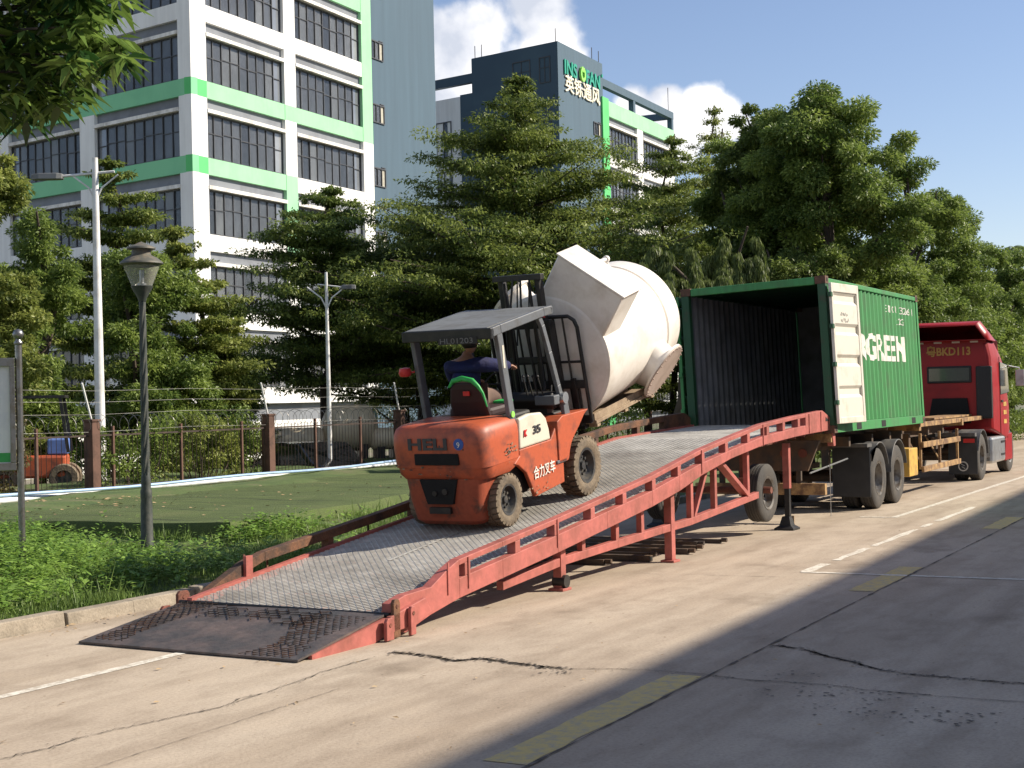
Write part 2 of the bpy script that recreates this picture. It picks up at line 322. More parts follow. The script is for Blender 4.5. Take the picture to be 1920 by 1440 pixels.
# soil under grass
m, t, b = nodes_mat('verge_soil')
base = ramp(t, noise(t, 1.2, 7), [(.3, (.05, .085, .022)), (.5, (.08, .12, .03)), (.7, (.13, .12, .06))])
t.links.new(mul(t, base, ramp(t, noise(t, 30, 5), [(.3, (.6, .6, .6)), (.7, (1.3, 1.3, 1.3))])), b.inputs['Base Color']); b.inputs['Roughness'].default_value = .95; mt['soil'] = m
# artificial turf
m, t, b = nodes_mat('artificial_turf')
base = ramp(t, noise(t, .8, 6), [(.3, (.06, .085, .022)), (.55, (.08, .112, .03)), (.75, (.105, .125, .042))])
base = mul(t, base, ramp(t, noise(t, 45, 4, .8), [(.3, (.55, .6, .5)), (.7, (1.35, 1.3, 1.3))]))
base = mul(t, base, ramp(t, noise(t, 1.6, 4, .5, stretch=(6, .22, 1)), [(.36, (.35, .35, .35)), (.42, (1, 1, 1))]))
tc2 = N(t, 'ShaderNodeTexCoord'); sx = N(t, 'ShaderNodeSeparateXYZ'); t.links.new(tc2.outputs['Object'], sx.inputs[0])
t.links.new(base, b.inputs['Base Color']); b.inputs['Roughness'].default_value = .9
bp = N(t, 'ShaderNodeBump'); bp.inputs['Strength'].default_value = .6; bp.inputs['Distance'].default_value = .02
t.links.new(noise(t, 90, 3, .8), bp.inputs['Height']); t.links.new(bp.outputs[0], b.inputs['Normal']); mt['turf'] = m
m, t, b = nodes_mat('far_ground')
t.links.new(ramp(t, noise(t, .15, 6), [(.35, (.07, .1, .03)), (.6, (.16, .14, .1)), (.75, (.22, .2, .17))]), b.inputs['Base Color']); b.inputs['Roughness'].default_value = .95; mt['farground'] = m
for n_, a, c in (('paint_white', (.66, .62, .54), (.42, .37, .3)), ('paint_yellow', (.56, .42, .15), (.42, .34, .2))):
    m, t, b = nodes_mat('road_' + n_)
    t.links.new(ramp(t, noise(t, 11, 8, .75), [(.44, a), (.58, c), (.66, (.36, .3, .235))]), b.inputs['Base Color']); b.inputs['Roughness'].default_value = .8; mt[n_] = m
m, t, b = nodes_mat('crack_fill')
t.links.new(ramp(t, noise(t, 12, 6), [(.35, (.045, .038, .032)), (.7, (.15, .125, .1))]), b.inputs['Base Color']); b.inputs['Roughness'].default_value = .95; mt['crack'] = m

struct(MB().add([(-900, -900, -.35), (3000, -900, -.35), (3000, 2500, -.35), (-900, 2500, -.35)], [(0, 1, 2, 3)]).build('ground', 'farground'))
# road slab as a shallow block
KY = 10.40
struct(MB().box((-40, -16, -.3), (260, KY, 0)).build('road', 'road'))
# kerb stones
kb = MB(); x = -6.0; k = 0
while x < 120:
    L = .96 + .05*math.sin(k*2.1); dz = .012*math.sin(k*1.7); dy = .014*math.sin(k*2.9)
    kb.prism([(KY+.003+dy, -.05), (KY+.03+dy, .125+dz), (KY+.17+dy, .13+dz), (KY+.17+dy, -.05)], x+.008, x+L, 'yz'); x += L+.012; k += 1
struct(kb.build('kerb', 'kerb', bevel=.012))
# verge terrain (raised towards the turf platform and the fence)
def vz(x, y):
    z = .10 + .05*math.sin(x*.9+1)*math.sin(y*1.3) + .02*math.sin(x*3.1+y*2.2) + (.13*min(1, max(0, (y-11.9)/1.3)) if x > 16 else 0)
    return z + (0.22 if y > 17 else 0)*min(1, (y-17)/2) if y > 17 else z
g = MB(); xs = [-8+.6*i for i in range(130)]; ys = [KY+.17+.55*i for i in range(26)]
g.add([(x, y, vz(x, y) - (.02 if y < KY+.5 else 0)) for x in xs for y in ys], [(i*len(ys)+j, (i+1)*len(ys)+j, (i+1)*len(ys)+j+1, i*len(ys)+j+1) for i in range(len(xs)-1) for j in range(len(ys)-1)])
struct(g.build('verge_ground', 'soil', smooth=80))
struct(MB().box((-8, KY+.175, -.3), (190, 24.4, -.02)).build('verge_base_ground', 'soil'))
# turf platform (artificial lawn on a low step)
edge = [(4, 15.6), (9, 16.6), (13, 17.2), (15.6, 17.7), (16.35, 16.5), (16.45, 14.9), (16.5, 13.7), (16.6, 13.25)]
skirt = [(16.6, 13.25), (18.3, 13.3), (19.9, 13.55), (22.2, 13.95), (26, 14.3), (32, 14.5), (44, 14.6)]
g = MB(); back = 20.8
def zt(x, y): return .42 + .012*math.sin(x*1.9+y*.7) + .01*math.sin(y*2.3-x*.6)
top = []
cols = []
for p_, q_ in zip((edge+skirt[1:])[:-1], (edge+skirt[1:])[1:]):
    n_c = max(2, int(math.dist(p_, q_)/.35))
    for i in range(n_c): cols.append((p_[0]+(q_[0]-p_[0])*i/n_c, p_[1]+(q_[1]-p_[1])*i/n_c+random.uniform(-.035, .035)))
cols.append(skirt[-1]); n_edge = sum(1 for c_ in cols if c_[0] <= 16.6)
for (x, y) in cols:
    for j in range(13):
        tt = j/12; yy = y + (back-y)*tt; top.append((x, yy, zt(x, yy)-(random.uniform(0, .03) if j == 0 else 0)))
g.add(top, [(i*13+j, (i+1)*13+j, (i+1)*13+j+1, i*13+j+1) for i in range(len(cols)-1) for j in range(12)])
fr = []
for i, (x, y) in enumerate(cols):
    out_ = (.02 if i < n_edge else .07)+random.uniform(0, .04)
    fr += [(x, y, zt(x, y)), (x-(.03 if i < n_edge else 0), y-out_*.5, .36), (x-(.05 if i < n_edge else 0), y-out_, .06)]
g.add(fr, [(i*3+j, (i+1)*3+j, (i+1)*3+j+1, i*3+j+1) for i in range(len(cols)-1) for j in range(2)])
struct(g.build('turf_ground', 'turf', smooth=50))
# road paint, joints and cracks
def strip(name, pts, w, matn, z=.004, jag=0.):
    g = MB(); n = len(pts); L = []; 
    for i, (x, y) in enumerate(pts):
        a = Vector(pts[max(0, i-1)]); c = Vector(pts[min(n-1, i+1)]); d = (c-a).normalized(); s_ = Vector((-d.y, d.x))
        ww = (w[i] if isinstance(w, list) else w)
        j1, j2 = random.uniform(-jag, jag), random.uniform(-jag, jag)
        p, q = Vector((x, y))+s_*(ww/2+j1*ww), Vector((x, y))-s_*(ww/2+j2*ww); L += [(p.x, p.y, z), (q.x, q.y, z)]
    g.add(L, [(2*i, 2*i+1, 2*i+3, 2*i+2) for i in range(n-1)])
    o = g.build(name, matn); struct(o); return o
strip('white_road_marking', [(-4+.5*i, 8.29) for i in range(31)], .105, 'paint_white', jag=.06)
strip('white_road_marking', [(24.2+.5*i, 5.84-.008*i) for i in range(70)], .11, 'paint_white', jag=.06)
strip('white_road_marking', [(24.2, 6.4-.1*i) for i in range(6)], .1, 'paint_white', z=.005, jag=.1)
strip('white_road_marking', [(16.66+.28*i, 5.04-.0) for i in range(4)], .13, 'paint_white', jag=.12)
for a_, b_ in ((17.9, 19.4), (19.7, 22.2), (22.6, 23.2), (23.7, 26.6)):
    strip('white_road_marking', [(a_+(b_-a_)*i/6, 5.03) for i in range(7)], .1, 'paint_white', jag=.2)
strip('white_road_marking', [(16.62, 5.08-.3*i) for i in range(40)], .1, 'paint_white', z=.0055, jag=.05)
for a_, b_ in ((7.42, 10.25), (15.2, 17.45), (22.5, 24.6), (30.2, 32.4), (38, 40)):
    strip('yellow_road_marking', [(a_+(b_-a_)*i/12, 4.02) for i in range(13)], .27, 'paint_yellow', jag=.04)
def crackline(p, q, n, amp, w, z=.006):
    p, q = Vector(p), Vector(q); d = q-p; s_ = Vector((-d.y, d.x)).normalized(); pts = []; o = 0
    for i in range(n+1):
        o = o*.72+random.uniform(-amp, amp)*.55; e_ = min(1, i/3, (n-i)/3); v = p+d*i/n+s_*o*e_; pts.append((v.x, v.y))
    return pts, [max(.003, w*random.choice((.25, .5, .8, 1.2, 2.0))*random.uniform(.7, 1.2)) for _ in range(n+1)]
def crack(p, q, n=40, amp=.02, w=.02): pts, ws = crackline(p, q, n, amp, w); strip('road_crack_line', pts, ws, 'crack', z=.007)
crack((2, 3.86), (60, 3.88), 420, .006, .016)
CHIPS = []
def crackpath(pix, amp=.012, w=.014, per=13):
    P = [on_ground(*p) for p in pix]; pts, ws = [], []
    for p, q in zip(P[:-1], P[1:]):
        a_, w_ = crackline(p, q, per, amp*1.5, w*.62)
        for (cx_, cy_) in a_:
            for _ in range(int(w*150)): CHIPS.append((random.gauss(cx_, .035), random.gauss(cy_, .04), random.uniform(.002, .004+w*.3))); pts += a_[:-1]; ws += w_[:-1]
    pts.append(P[-1]); ws.append(.004); strip('road_crack_line', pts, ws, 'crack', z=.0075)
crackpath([(735, 1224), (800, 1230), (850, 1240), (905, 1236), (950, 1243), (1010, 1250), (1060, 1255)], .015, .034)
crackpath([(1060, 1255), (1130, 1255), (1200, 1257), (1265, 1261), (1336, 1267)], .006, .008)
crackpath([(1447, 1211), (1500, 1217), (1560, 1234), (1610, 1245), (1655, 1259), (1740, 1268), (1840, 1277), (1960, 1285)], .02, .022)
crackpath([(1336, 1267), (1400, 1276), (1470, 1280), (1560, 1287), (1640, 1296), (1760, 1307), (1960, 1320)], .02, .01)
crackpath([(0, 1425), (90, 1405), (170, 1380), (300, 1352), (420, 1325), (500, 1300), (600, 1262), (700, 1235)], .03, .008)
crackpath([(420, 1325), (520, 1310), (580, 1300), (640, 1275)], .03, .006)
crackpath([(735, 1224), (660, 1222), (600, 1212)], .01, .005)
crack((15.9, 7.2), (16.1, 5.1), 30, .01, .008); crack((20.2, 6.6), (20.4, 3.9), 30, .01, .007); crack((27, 5.7), (27.1, 3.9), 30, .01, .006)
crack((16.0, 3.8), (15.9, -6), 90, .01, .006); crack((3.2, 6.1), (8.9, 6.15), 120, .01, .004)
# crumbled patches beside the cracks
sp_ = MB()
for cx, cy, n_, s1, s2 in ((10.0, 4.95, 26, .07, .05), (9.95, 2.85, 60, .12, .25), (9.5, 2.2, 70, .12, .3), (10.5, 3.3, 14, .1, .08)):
    for _ in range(n_):
        x, y = random.gauss(cx, s1), random.gauss(cy, s2*1.5); r = random.uniform(.003, .012); k = random.randint(5, 7); a0 = random.random()*6
        sp_.add([(x+r*random.uniform(.6, 1.6)*math.cos(a0+6.28*i/k), y+r*1.5*random.uniform(.6, 1.4)*math.sin(a0+6.28*i/k), .0065) for i in range(k)], [tuple(range(k))])
for x, y, r in CHIPS:
    k = random.randint(5, 7); a0 = random.random()*6
    sp_.add([(x+r*random.uniform(.5, 1.6)*math.cos(a0+6.28*i/k), y+r*1.4*random.uniform(.5, 1.5)*math.sin(a0+6.28*i/k), .0066) for i in range(k)], [tuple(range(k))])
struct(sp_.build('road_spall_patches', 'crack'))
# fallen leaves and grit on road and turf
lv = []
def scatter_leaves(n, fx_, fy_, z, s0, s1, g):
    for _ in range(n):
        x, y = fx_(), fy_(); s_ = random.uniform(s0, s1); a = random.random()*6.28; c_, s2 = math.cos(a)*s_, math.sin(a)*s_
        zz = z(x, y); g.add([(x-c_, y-s2, zz), (x+s2*.35, y-c_*.35, zz+s_*.25), (x+c_, y+s2, zz+s_*.1), (x-s2*.35, y+c_*.35, zz)], [(0, 1, 2, 3)])
g = MB()
scatter_leaves(260, lambda: random.uniform(16.7, 21), lambda: 20.6-abs(random.gauss(0, 1.6)), lambda x, y: zt(x, y)+.012, .02, .06, g)
scatter_leaves(90, lambda: random.uniform(17, 26), lambda: random.uniform(14.5, 20), lambda x, y: zt(x, y)+.012, .02, .05, g)
scatter_leaves(70, lambda: random.uniform(6.5, 15), lambda: random.uniform(5.2, 10.3), lambda x, y: .01, .015, .04, g)
scatter_leaves(130, lambda: random.uniform(7, 16), lambda: 10.38-abs(random.gauss(0, .14)), lambda x, y: .01, .012, .04, g)
scatter_leaves(260, lambda: random.uniform(7, 30), lambda: random.uniform(2, 8), lambda x, y: .01, .006, .022, g)
struct(g.build('fallen_leaves', mat('dry_leaf', (.3, .17, .07), (.42, .33, .2), rough=.9, scale=9, thr=(.3, .7))), 'stuff')
# ================================================================ foliage
def leaf_mesh(name, P, D, Nn, L, Wd, tint, material, droop=.12):
    """P base points, D directions, Nn face normals, L lengths, Wd widths: one folded quad pair per leaf"""
    n = len(P); D = D/np.linalg.norm(D, axis=1, keepdims=True); s_ = np.cross(D, Nn); s_ /= (np.linalg.norm(s_, axis=1, keepdims=True)+1e-9)
    L = L[:, None]; Wd = Wd[:, None]; dz = np.array([[0, 0, -1.]])
    a = P; c = P + D*L + dz*L*droop; m1 = P + D*L*.45 + s_*Wd*.5; m2 = P + D*L*.45 - s_*Wd*.5
    v = np.stack([a, m1, c, m2], 1).reshape(-1, 3)
    me = bpy.data.meshes.new(name); me.vertices.add(4*n); me.loops.add(4*n); me.polygons.add(n)
    me.vertices.foreach_set('co', v.ravel().astype(np.float32)); me.loops.foreach_set('vertex_index', np.arange(4*n, dtype=np.int32))
    me.polygons.foreach_set('loop_start', np.arange(0, 4*n, 4, dtype=np.int32))
    at_ = me.attributes.new('tint', 'FLOAT', 'POINT'); at_.data.foreach_set('value', np.repeat(np.clip(tint, 0, 1), 4).astype(np.float32))
    me.materials.append(material); me.update(calc_edges=True); me.validate(); return me
def rdir(n):
    v = rng.normal(size=(n, 3)); return v/np.linalg.norm(v, axis=1, keepdims=True)
LM = dict(
 terminalia=leafmat('terminalia_leaves', (.048, .09, .016), (.33, .38, .09), trans=.4),
 deep=leafmat('deep_green_leaves', (.038, .075, .015), (.27, .34, .08), trans=.38),
 bright=leafmat('bright_green_leaves', (.055, .105, .018), (.34, .43, .1), trans=.42),
 yellowish=leafmat('yellowish_leaves', (.08, .125, .02), (.42, .45, .12), trans=.42),
 weeping=leafmat('weeping_needles', (.04, .07, .018), (.24, .29, .08), trans=.4),
 front=leafmat('long_glossy_leaves', (.018, .055, .012), (.27, .4, .085), trans=.32, rough=.35, gloss=.6),
 weed=leafmat('weed_leaves', (.1, .2, .03), (.32, .48, .1), trans=.35),
 grassl=leafmat('grass_blades', (.07, .13, .025), (.25, .34, .09), trans=.3),
 brownish=leafmat('brownish_leaves', (.08, .06, .02), (.2, .17, .06)),
)
def clump_leaves(cs, rad, per, Ls, flat=.6, up=.5):
    """leaves scattered in ellipsoid clumps; cs (n,3), rad (n,3)"""
    n = len(cs); k = per; c = np.repeat(cs, k, 0); r = np.repeat(rad, k, 0)
    u = rdir(n*k)*(rng.random((n*k, 1))**.42); P = c+u*r
    D = u*np.array([1, 1, .5]) + rdir(n*k)*.7 + np.array([[0, 0, -.12]])
    Nn = rdir(n*k)*(1-up) + np.array([[0, 0, up]]) + u*.35
    cl = np.repeat(rng.normal(0, .13, n), k)
    tint = .42 + cl + rng.normal(0, .17, n*k)
    L = rng.uniform(Ls[0], Ls[1], n*k)
    return P, D, Nn, L, L*rng.uniform(flat*.8, flat*1.1, n*k), tint
def tree(kind, name, label, px, depth, topy, halfw, basez=-.35, leafm='deep', leaves=26000, Ls=(.085, .145), crown_bot=.28, squash=1., group='trees behind the fence', trunk_r=.16, aspect=1., seed=None, cat='tree', fy=None, layers=11, prof=.55):
    p = at(px, 735, depth); top = at(px, topy, depth); H = top.z-basez; rad = halfw*depth/FPX
    t = thing(name, label, cat, (p.x, p.y, basez), (0, 0, 0), group)
    rs = random.Random(seed or px); zc0 = H*crown_bot
    tr = MB(); bend = [(rs.uniform(-.12, .12)*i, rs.uniform(-.12, .12)*i, H*.985*i/6) for i in range(7)]
    tr.tube([Vector(b_) for b_ in bend], [trunk_r*(1-.14*i) for i in range(7)], 8)
    def trunk_at(z): 
        q = min(5.99, max(0, z/(H*.985)*6)); i = int(q); f_ = q-i; return Vector(bend[i]).lerp(Vector(bend[i+1]), f_)
    cs, rd = [], []
    if kind == 'tier':
        for lv_ in range(layers):
            tt = lv_/(layers-1); z = zc0+(H-zc0)*(tt**.92)+rs.uniform(-.1, .1)
            Rl = rad*max(.09, (1-tt)**prof*(.8+.3*rs.random())+.04*rad*(1-tt))
            nb = rs.randint(8, 10) if tt < .8 else 5
            for b_ in range(nb):
                az = 6.283*(b_+rs.random()*.8)/nb; Lb = Rl*(rs.uniform(.6, 1.05) if rs.random() < .7 else rs.uniform(1.05, 1.28)); o = trunk_at(min(z, H*.985)); rise = rs.uniform(.02, .3)
                pts = []
                for i in range(6):
                    f_ = i/5; pts.append(o + Vector((math.cos(az+.15*f_)*Lb*f_, math.sin(az+.15*f_)*Lb*f_, Lb*rise*f_ - .0*f_)))
                tr.tube(pts, [max(.012, .05*(1-tt)+.015)*(1-.16*i) for i in range(6)], 5, False)
                nc = max(3, int(Lb*9))
                for _ in range(nc):
                    f_ = rs.uniform(.15, 1.06); q = o + Vector((math.cos(az+.15*f_)*Lb*f_, math.sin(az+.15*f_)*Lb*f_, Lb*rise*f_))
                    w_ = .2*Lb*min(f_, .8)+.1; q += Vector((rs.uniform(-w_, w_), rs.uniform(-w_, w_), rs.uniform(-.06, .08)))
                    cs.append(q); k = rs.uniform(.26, .5)*min(1, .3+Lb*.36); rd.append((k, k, k*rs.uniform(.16, .3)))
        for i in range(14):
            cs.append(Vector((bend[6][0], bend[6][1], H*(.9+.1*i/13)))); k = .24*(1-i/15)*max(.4, min(1, rad/3)); rd.append((k, k, .09))
        per = max(10, leaves//len(cs)); up = .62
    elif kind == 'weep':
        for i in range(60):
            a = rs.random()*6.283; r_ = rad*math.sqrt(rs.random()); z = zc0+(H-zc0)*(.55+.45*rs.random())*math.sqrt(max(.05, 1-(r_/rad)**2*.6))
            L_ = rs.uniform(.5, 1.2)
            for j in range(5):
                f_ = j/4; cs.append(Vector((math.cos(a)*(r_+.25*f_), math.sin(a)*(r_+.25*f_), z+.25*f_-L_*f_*f_))); rd.append((.13, .13, .16))
        per = max(10, leaves//len(cs)); up = .1
    else:
        ncl = 95; lobes = []
        for i in range(17):
            a = rs.random()*6.283; z = rs.uniform(.1, .84); f_ = rs.uniform(.2, .72)*math.sqrt(max(.1, 1-abs(z-.35)**2*1.9))
            lobes.append((Vector((math.cos(a)*rad*f_, math.sin(a)*rad*f_, zc0+(H-zc0)*z)), rad*rs.uniform(.34, .5)))
        lobes.append((Vector((0, 0, H-rad*.38)), rad*.38))
        for L_c, L_r in lobes:
            o = trunk_at(max(.3*H, L_c.z-L_r*1.6)); tr.tube([o, o.lerp(L_c, .55)+Vector((0, 0, -.1)), L_c], [.07, .05, .02], 6, False)
            for i in range(13):
                d = Vector((rs.gauss(0, 1), rs.gauss(0, 1), rs.gauss(.15, .9))).normalized()*L_r*rs.uniform(.55, 1.05)
                d.z *= squash; q = L_c+d; q.z = min(q.z, H-.05); q.z = max(q.z, zc0*.8); cs.append(q); k = rs.uniform(.26, .5)*min(1.3, max(.65, rad/2.2)); rd.append((k, k, k*.6))
        for i in range(18):   # lower skirt
            a = rs.random()*6.283; r_ = rad*rs.uniform(.3, .95); cs.append(Vector((math.cos(a)*r_, math.sin(a)*r_, zc0+rs.uniform(-.1, .35)*(H-zc0)))); rd.append((.5, .5, .35))
        per = max(10, leaves//len(cs)); up = .42
    tr.build('trunk', 'bark', t, smooth=60)
    cs = np.array([tuple(c) for c in cs]); rd = np.array(rd)
    A = clump_leaves(cs, rd, per, Ls, flat=({'tier': .5, 'round': .38}.get(kind, .16)), up=up)
    P, D, Nn, L, Wd, ti = A
    if kind == 'weep': D = D*.3+np.array([[0, 0, -1.]])
    me = leaf_mesh('crown', P, D, Nn, L, Wd, ti, LM[leafm]); o = bpy.data.objects.new('crown', me); C.objects.link(o); o.parent = t
    return t
# --- trees, left to right
V2 = 'trees along the verge behind the truck'
tree('round', 'broadleaf_tree', 'bright green tree at the left edge behind the notice board', -30, 33, 225, 120, leafm='yellowish', leaves=70000, crown_bot=.05, seed=3)
tree('round', 'broadleaf_tree', 'low bright green tree below the hanging foreground branch, left of the white lamp pole', 70, 36, 395, 115, leafm='bright', leaves=60000, crown_bot=.04, seed=4)
tree('tier', 'terminalia_tree', 'layered tree whose top twig crosses the tall white lamp pole', 195, 43, 300, 165, leafm='terminalia', leaves=90000, crown_bot=.12, seed=5, layers=14, prof=.6)
tree('round', 'broadleaf_tree', 'dense mid green tree behind the black park lantern', 270, 38, 455, 135, leafm='bright', leaves=80000, crown_bot=.03, seed=6)
tree('tier', 'terminalia_tree', 'yellowish layered tree in front of the white building corner', 375, 40, 430, 125, leafm='yellowish', leaves=70000, crown_bot=.05, seed=8, layers=13)
tree('tier', 'terminalia_tree', 'dark layered tree in front of the green and white facade', 615, 46, 350, 180, leafm='deep', leaves=100000, crown_bot=.33, seed=9, layers=13)
tree('round', 'broadleaf_tree', 'shaded bushy tree between the park lantern and the second white lamp pole', 425, 42, 555, 85, leafm='deep', leaves=44000, crown_bot=.06, seed=10)
tree('tier', 'terminalia_tree', 'large layered tree with the pointed top directly above the forklift', 990, 46, 148, 325, leafm='terminalia', leaves=200000, crown_bot=.27, seed=12, layers=20, trunk_r=.24, prof=.8)
tree('tier', 'terminalia_tree', 'broad dark layered tree filling the gap left of the forklift roof', 790, 49, 385, 210, leafm='terminalia', leaves=110000, crown_bot=.25, seed=31, layers=14)
tree('round', 'broadleaf_tree', 'sunlit bushy tree seen under the big layered tree left of the forklift cab', 760, 52, 610, 95, leafm='yellowish', leaves=14000, crown_bot=.3, seed=13)
tree('tier', 'terminalia_tree', 'layered tree right of the sign tower, behind the white tank', 1265, 54, 262, 215, leafm='terminalia', leaves=150000, crown_bot=.15, seed=14, layers=16)
tree('tier', 'terminalia_tree', 'slim pale layered tree top poking up against the cloud', 1335, 62, 198, 125, leafm='yellowish', leaves=34000, crown_bot=.4, seed=15, layers=13, prof=.8)
tree('round', 'broadleaf_tree', 'tallest round leafy tree, behind the green container', 1555, 44, 160, 185, basez=.1, leafm='bright', leaves=190000, Ls=(.1, .165), crown_bot=.18, seed=17, trunk_r=.28, group=V2)
tree('round', 'broadleaf_tree', 'dark leafy tree left of the tallest one, behind the container roof', 1430, 47, 198, 110, basez=.1, leafm='deep', leaves=100000, Ls=(.1, .165), crown_bot=.12, seed=18, group=V2)
tree('round', 'broadleaf_tree', 'sloping leafy tree on the right shoulder of the tallest one', 1700, 50, 262, 130, basez=.1, leafm='bright', leaves=100000, Ls=(.1, .165), crown_bot=.05, seed=19, group=V2)
tree('round', 'broadleaf_tree', 'leafy tree standing directly behind the red tractor cab', 1800, 56, 380, 115, basez=.1, leafm='bright', leaves=90000, Ls=(.1, .165), crown_bot=.03, seed=20, group=V2)
tree('round', 'broadleaf_tree', 'farthest leafy tree at the right edge of the road', 1895, 66, 470, 90, basez=.1, leafm='bright', leaves=70000, Ls=(.11, .18), crown_bot=.03, seed=21, group=V2)
tree('round', 'broadleaf_tree', 'leafy tree filling the canopy between the dark one and the tallest one', 1490, 48, 240, 140, basez=.1, leafm='bright', leaves=110000, Ls=(.1, .165), crown_bot=.08, seed=41, group=V2)
tree('round', 'broadleaf_tree', 'leafy tree filling the canopy below the right side of the tallest one', 1640, 47, 320, 150, basez=.1, leafm='bright', leaves=110000, Ls=(.1, .165), crown_bot=.05, seed=42, group=V2)
tree('round', 'broadleaf_tree', 'leafy tree between the slim pale tree and the dark one by the container', 1385, 50, 228, 100, basez=.1, leafm='bright', leaves=80000, Ls=(.1, .165), crown_bot=.1, seed=43, group=V2)
tree('round', 'broadleaf_tree', 'leafy tree on the falling canopy line above the tractor', 1760, 53, 352, 115, basez=.1, leafm='bright', leaves=80000, Ls=(.1, .165), crown_bot=.05, seed=44, group=V2)
tree('round', 'broadleaf_tree', 'leafy tree next to last before the right edge', 1855, 60, 442, 100, basez=.1, leafm='bright', leaves=60000, Ls=(.1, .165), crown_bot=.03, seed=45, group=V2)
tree('weep', 'weeping_tree', 'drooping olive green tree between white tank and container', 1270, 36, 450, 120, basez=.1, leafm='weeping', leaves=70000, Ls=(.1, .2), crown_bot=.35, seed=22, group='weeping trees')
tree('weep', 'weeping_tree', 'taller drooping tree behind the left end of the container roof', 1385, 40, 425, 75, basez=.1, leafm='weeping', leaves=44000, Ls=(.1, .2), crown_bot=.3, seed=23, group='weeping trees')
tree('round', 'broadleaf_tree', 'dark understorey tree hidden low behind the container', 1480, 42, 460, 140, basez=.1, leafm='deep', leaves=60000, crown_bot=.05, seed=24, group=V2)
tree('round', 'broadleaf_tree', 'low dark tree filling the gap right of the container', 1680, 47, 460, 140, basez=.1, leafm='deep', leaves=60000, crown_bot=.03, seed=25, group=V2)
tree('round', 'broadleaf_tree', 'shaded tree low behind the forklift mast', 1100, 52, 450, 130, leafm='deep', leaves=50000, crown_bot=.2, seed=26)
tree('round', 'broadleaf_tree', 'shaded tree low behind the forklift roof', 890, 53, 470, 140, leafm='deep', leaves=50000, crown_bot=.3, seed=27)
# palm at the far right
pp = at(1893, 735, 72); pt = at(1893, 462, 72)
pal = thing('palm_tree', 'small palm crown showing above the trees at the right edge', 'palm tree', (pp.x, pp.y, .1), group=None)
MB().tube([(0, 0, 0), (.1, 0, pt.z*.5), (0, 0, pt.z-.6)], [.2, .15, .13], 8).build('trunk', 'bark', pal, smooth=60)
P_, D_ = [], []
for i in range(16):
    az = 6.283*i/16; el = random.uniform(.2, 1.0)
    for j in range(22):
        f_ = j/21; r_ = 1.7*f_; z = pt.z-.6+math.sin(el)*r_*1.2-1.3*f_*f_*1.1
        for s_ in (-1, 1): P_.append((math.cos(az)*r_*math.cos(el*.5), math.sin(az)*r_*math.cos(el*.5), z)); D_.append((math.cos(az+s_*.9), math.sin(az+s_*.9), -.5))
P_, D_ = np.array(P_), np.array(D_); n_ = len(P_)
o = bpy.data.objects.new('fronds', leaf_mesh('fronds', P_, D_, np.tile([[0, 0, 1.]], (n_, 1)), np.full(n_, .5), np.full(n_, .07), rng.random(n_)*.5+.2, LM['deep'])); C.objects.link(o); o.parent = pal
# bushes along the fence
def bush(label, X, Y, w, h, leafm, n, z0=.2, seed=1, group='bushes growing along the fence', name='bush'):
    rs = random.Random(seed); t = thing(name, label, 'bush', (X, Y, z0), group=group); st = MB(); cs, rd = [], []
    for i in range(int(10+w*10)):
        q = Vector((rs.uniform(-w, w)/2, rs.uniform(-.35, .35), h*(.08+.92*rs.random()))); cs.append(tuple(q)); k = rs.uniform(.14, .3); rd.append((k, k, k))
        if i % 3 == 0: st.tube([(q.x*.4, q.y*.4, 0), (q.x*.8, q.y, q.z*.6), q], [.018, .012, .006], 5, False)
    st.build('stem', 'bark', t); P, D, Nn, L, Wd, ti = clump_leaves(np.array(cs), np.array(rd), max(8, n//len(cs)), (.05, .1), .55, .3)
    o = bpy.data.objects.new('foliage', leaf_mesh('foliage', P, D, Nn, L, Wd, ti, LM[leafm])); C.objects.link(o); o.parent = t
bush('leafy vine bush on the fence between the first brown pier and the black lantern', 24.1, 21.9, 2.2, 1.6, 'bright', 5000, seed=2)
bush('leafy bush behind the fence just right of the black lantern', 26.6, 22.0, 2.4, 1.55, 'yellowish', 6500, seed=3)
bush('narrow green climber on the fence left of the second brown pier', 28.2, 22.2, .9, 1.75, 'bright', 2500, seed=4)
bush('reddish brown bush behind the fence beside the notice board', 21.6, 23.2, 1.6, 2.0, 'brownish', 3500, seed=5)
bush('dark bush behind the fence left of the white lamp pole', 22.3, 25.5, 2.2, 2.6, 'deep', 5000, seed=6, z0=-.35)
bush('ornamental bush glimpsed under the tank beyond the fence', 44.5, 22.5, 1.6, 1.4, 'yellowish', 3000, seed=7, z0=0)
bush('broad dark bush behind the fence between the two lamp poles', 30.5, 27.5, 5, 2.7, 'deep', 9000, seed=8, z0=-.35)
bush('dark bush beyond the road end right of the tractor', 62, 12.2, 5, 2.6, 'deep', 7000, seed=9, z0=.1)
bush('green bush behind the trailer between its wheels and the tractor', 45, 13.4, 6, 2.4, 'deep', 9000, seed=10, z0=.1)
bush('dark bush behind the container rear end', 34.5, 15.5, 5, 2.2, 'deep', 8000, seed=11, z0=.1)
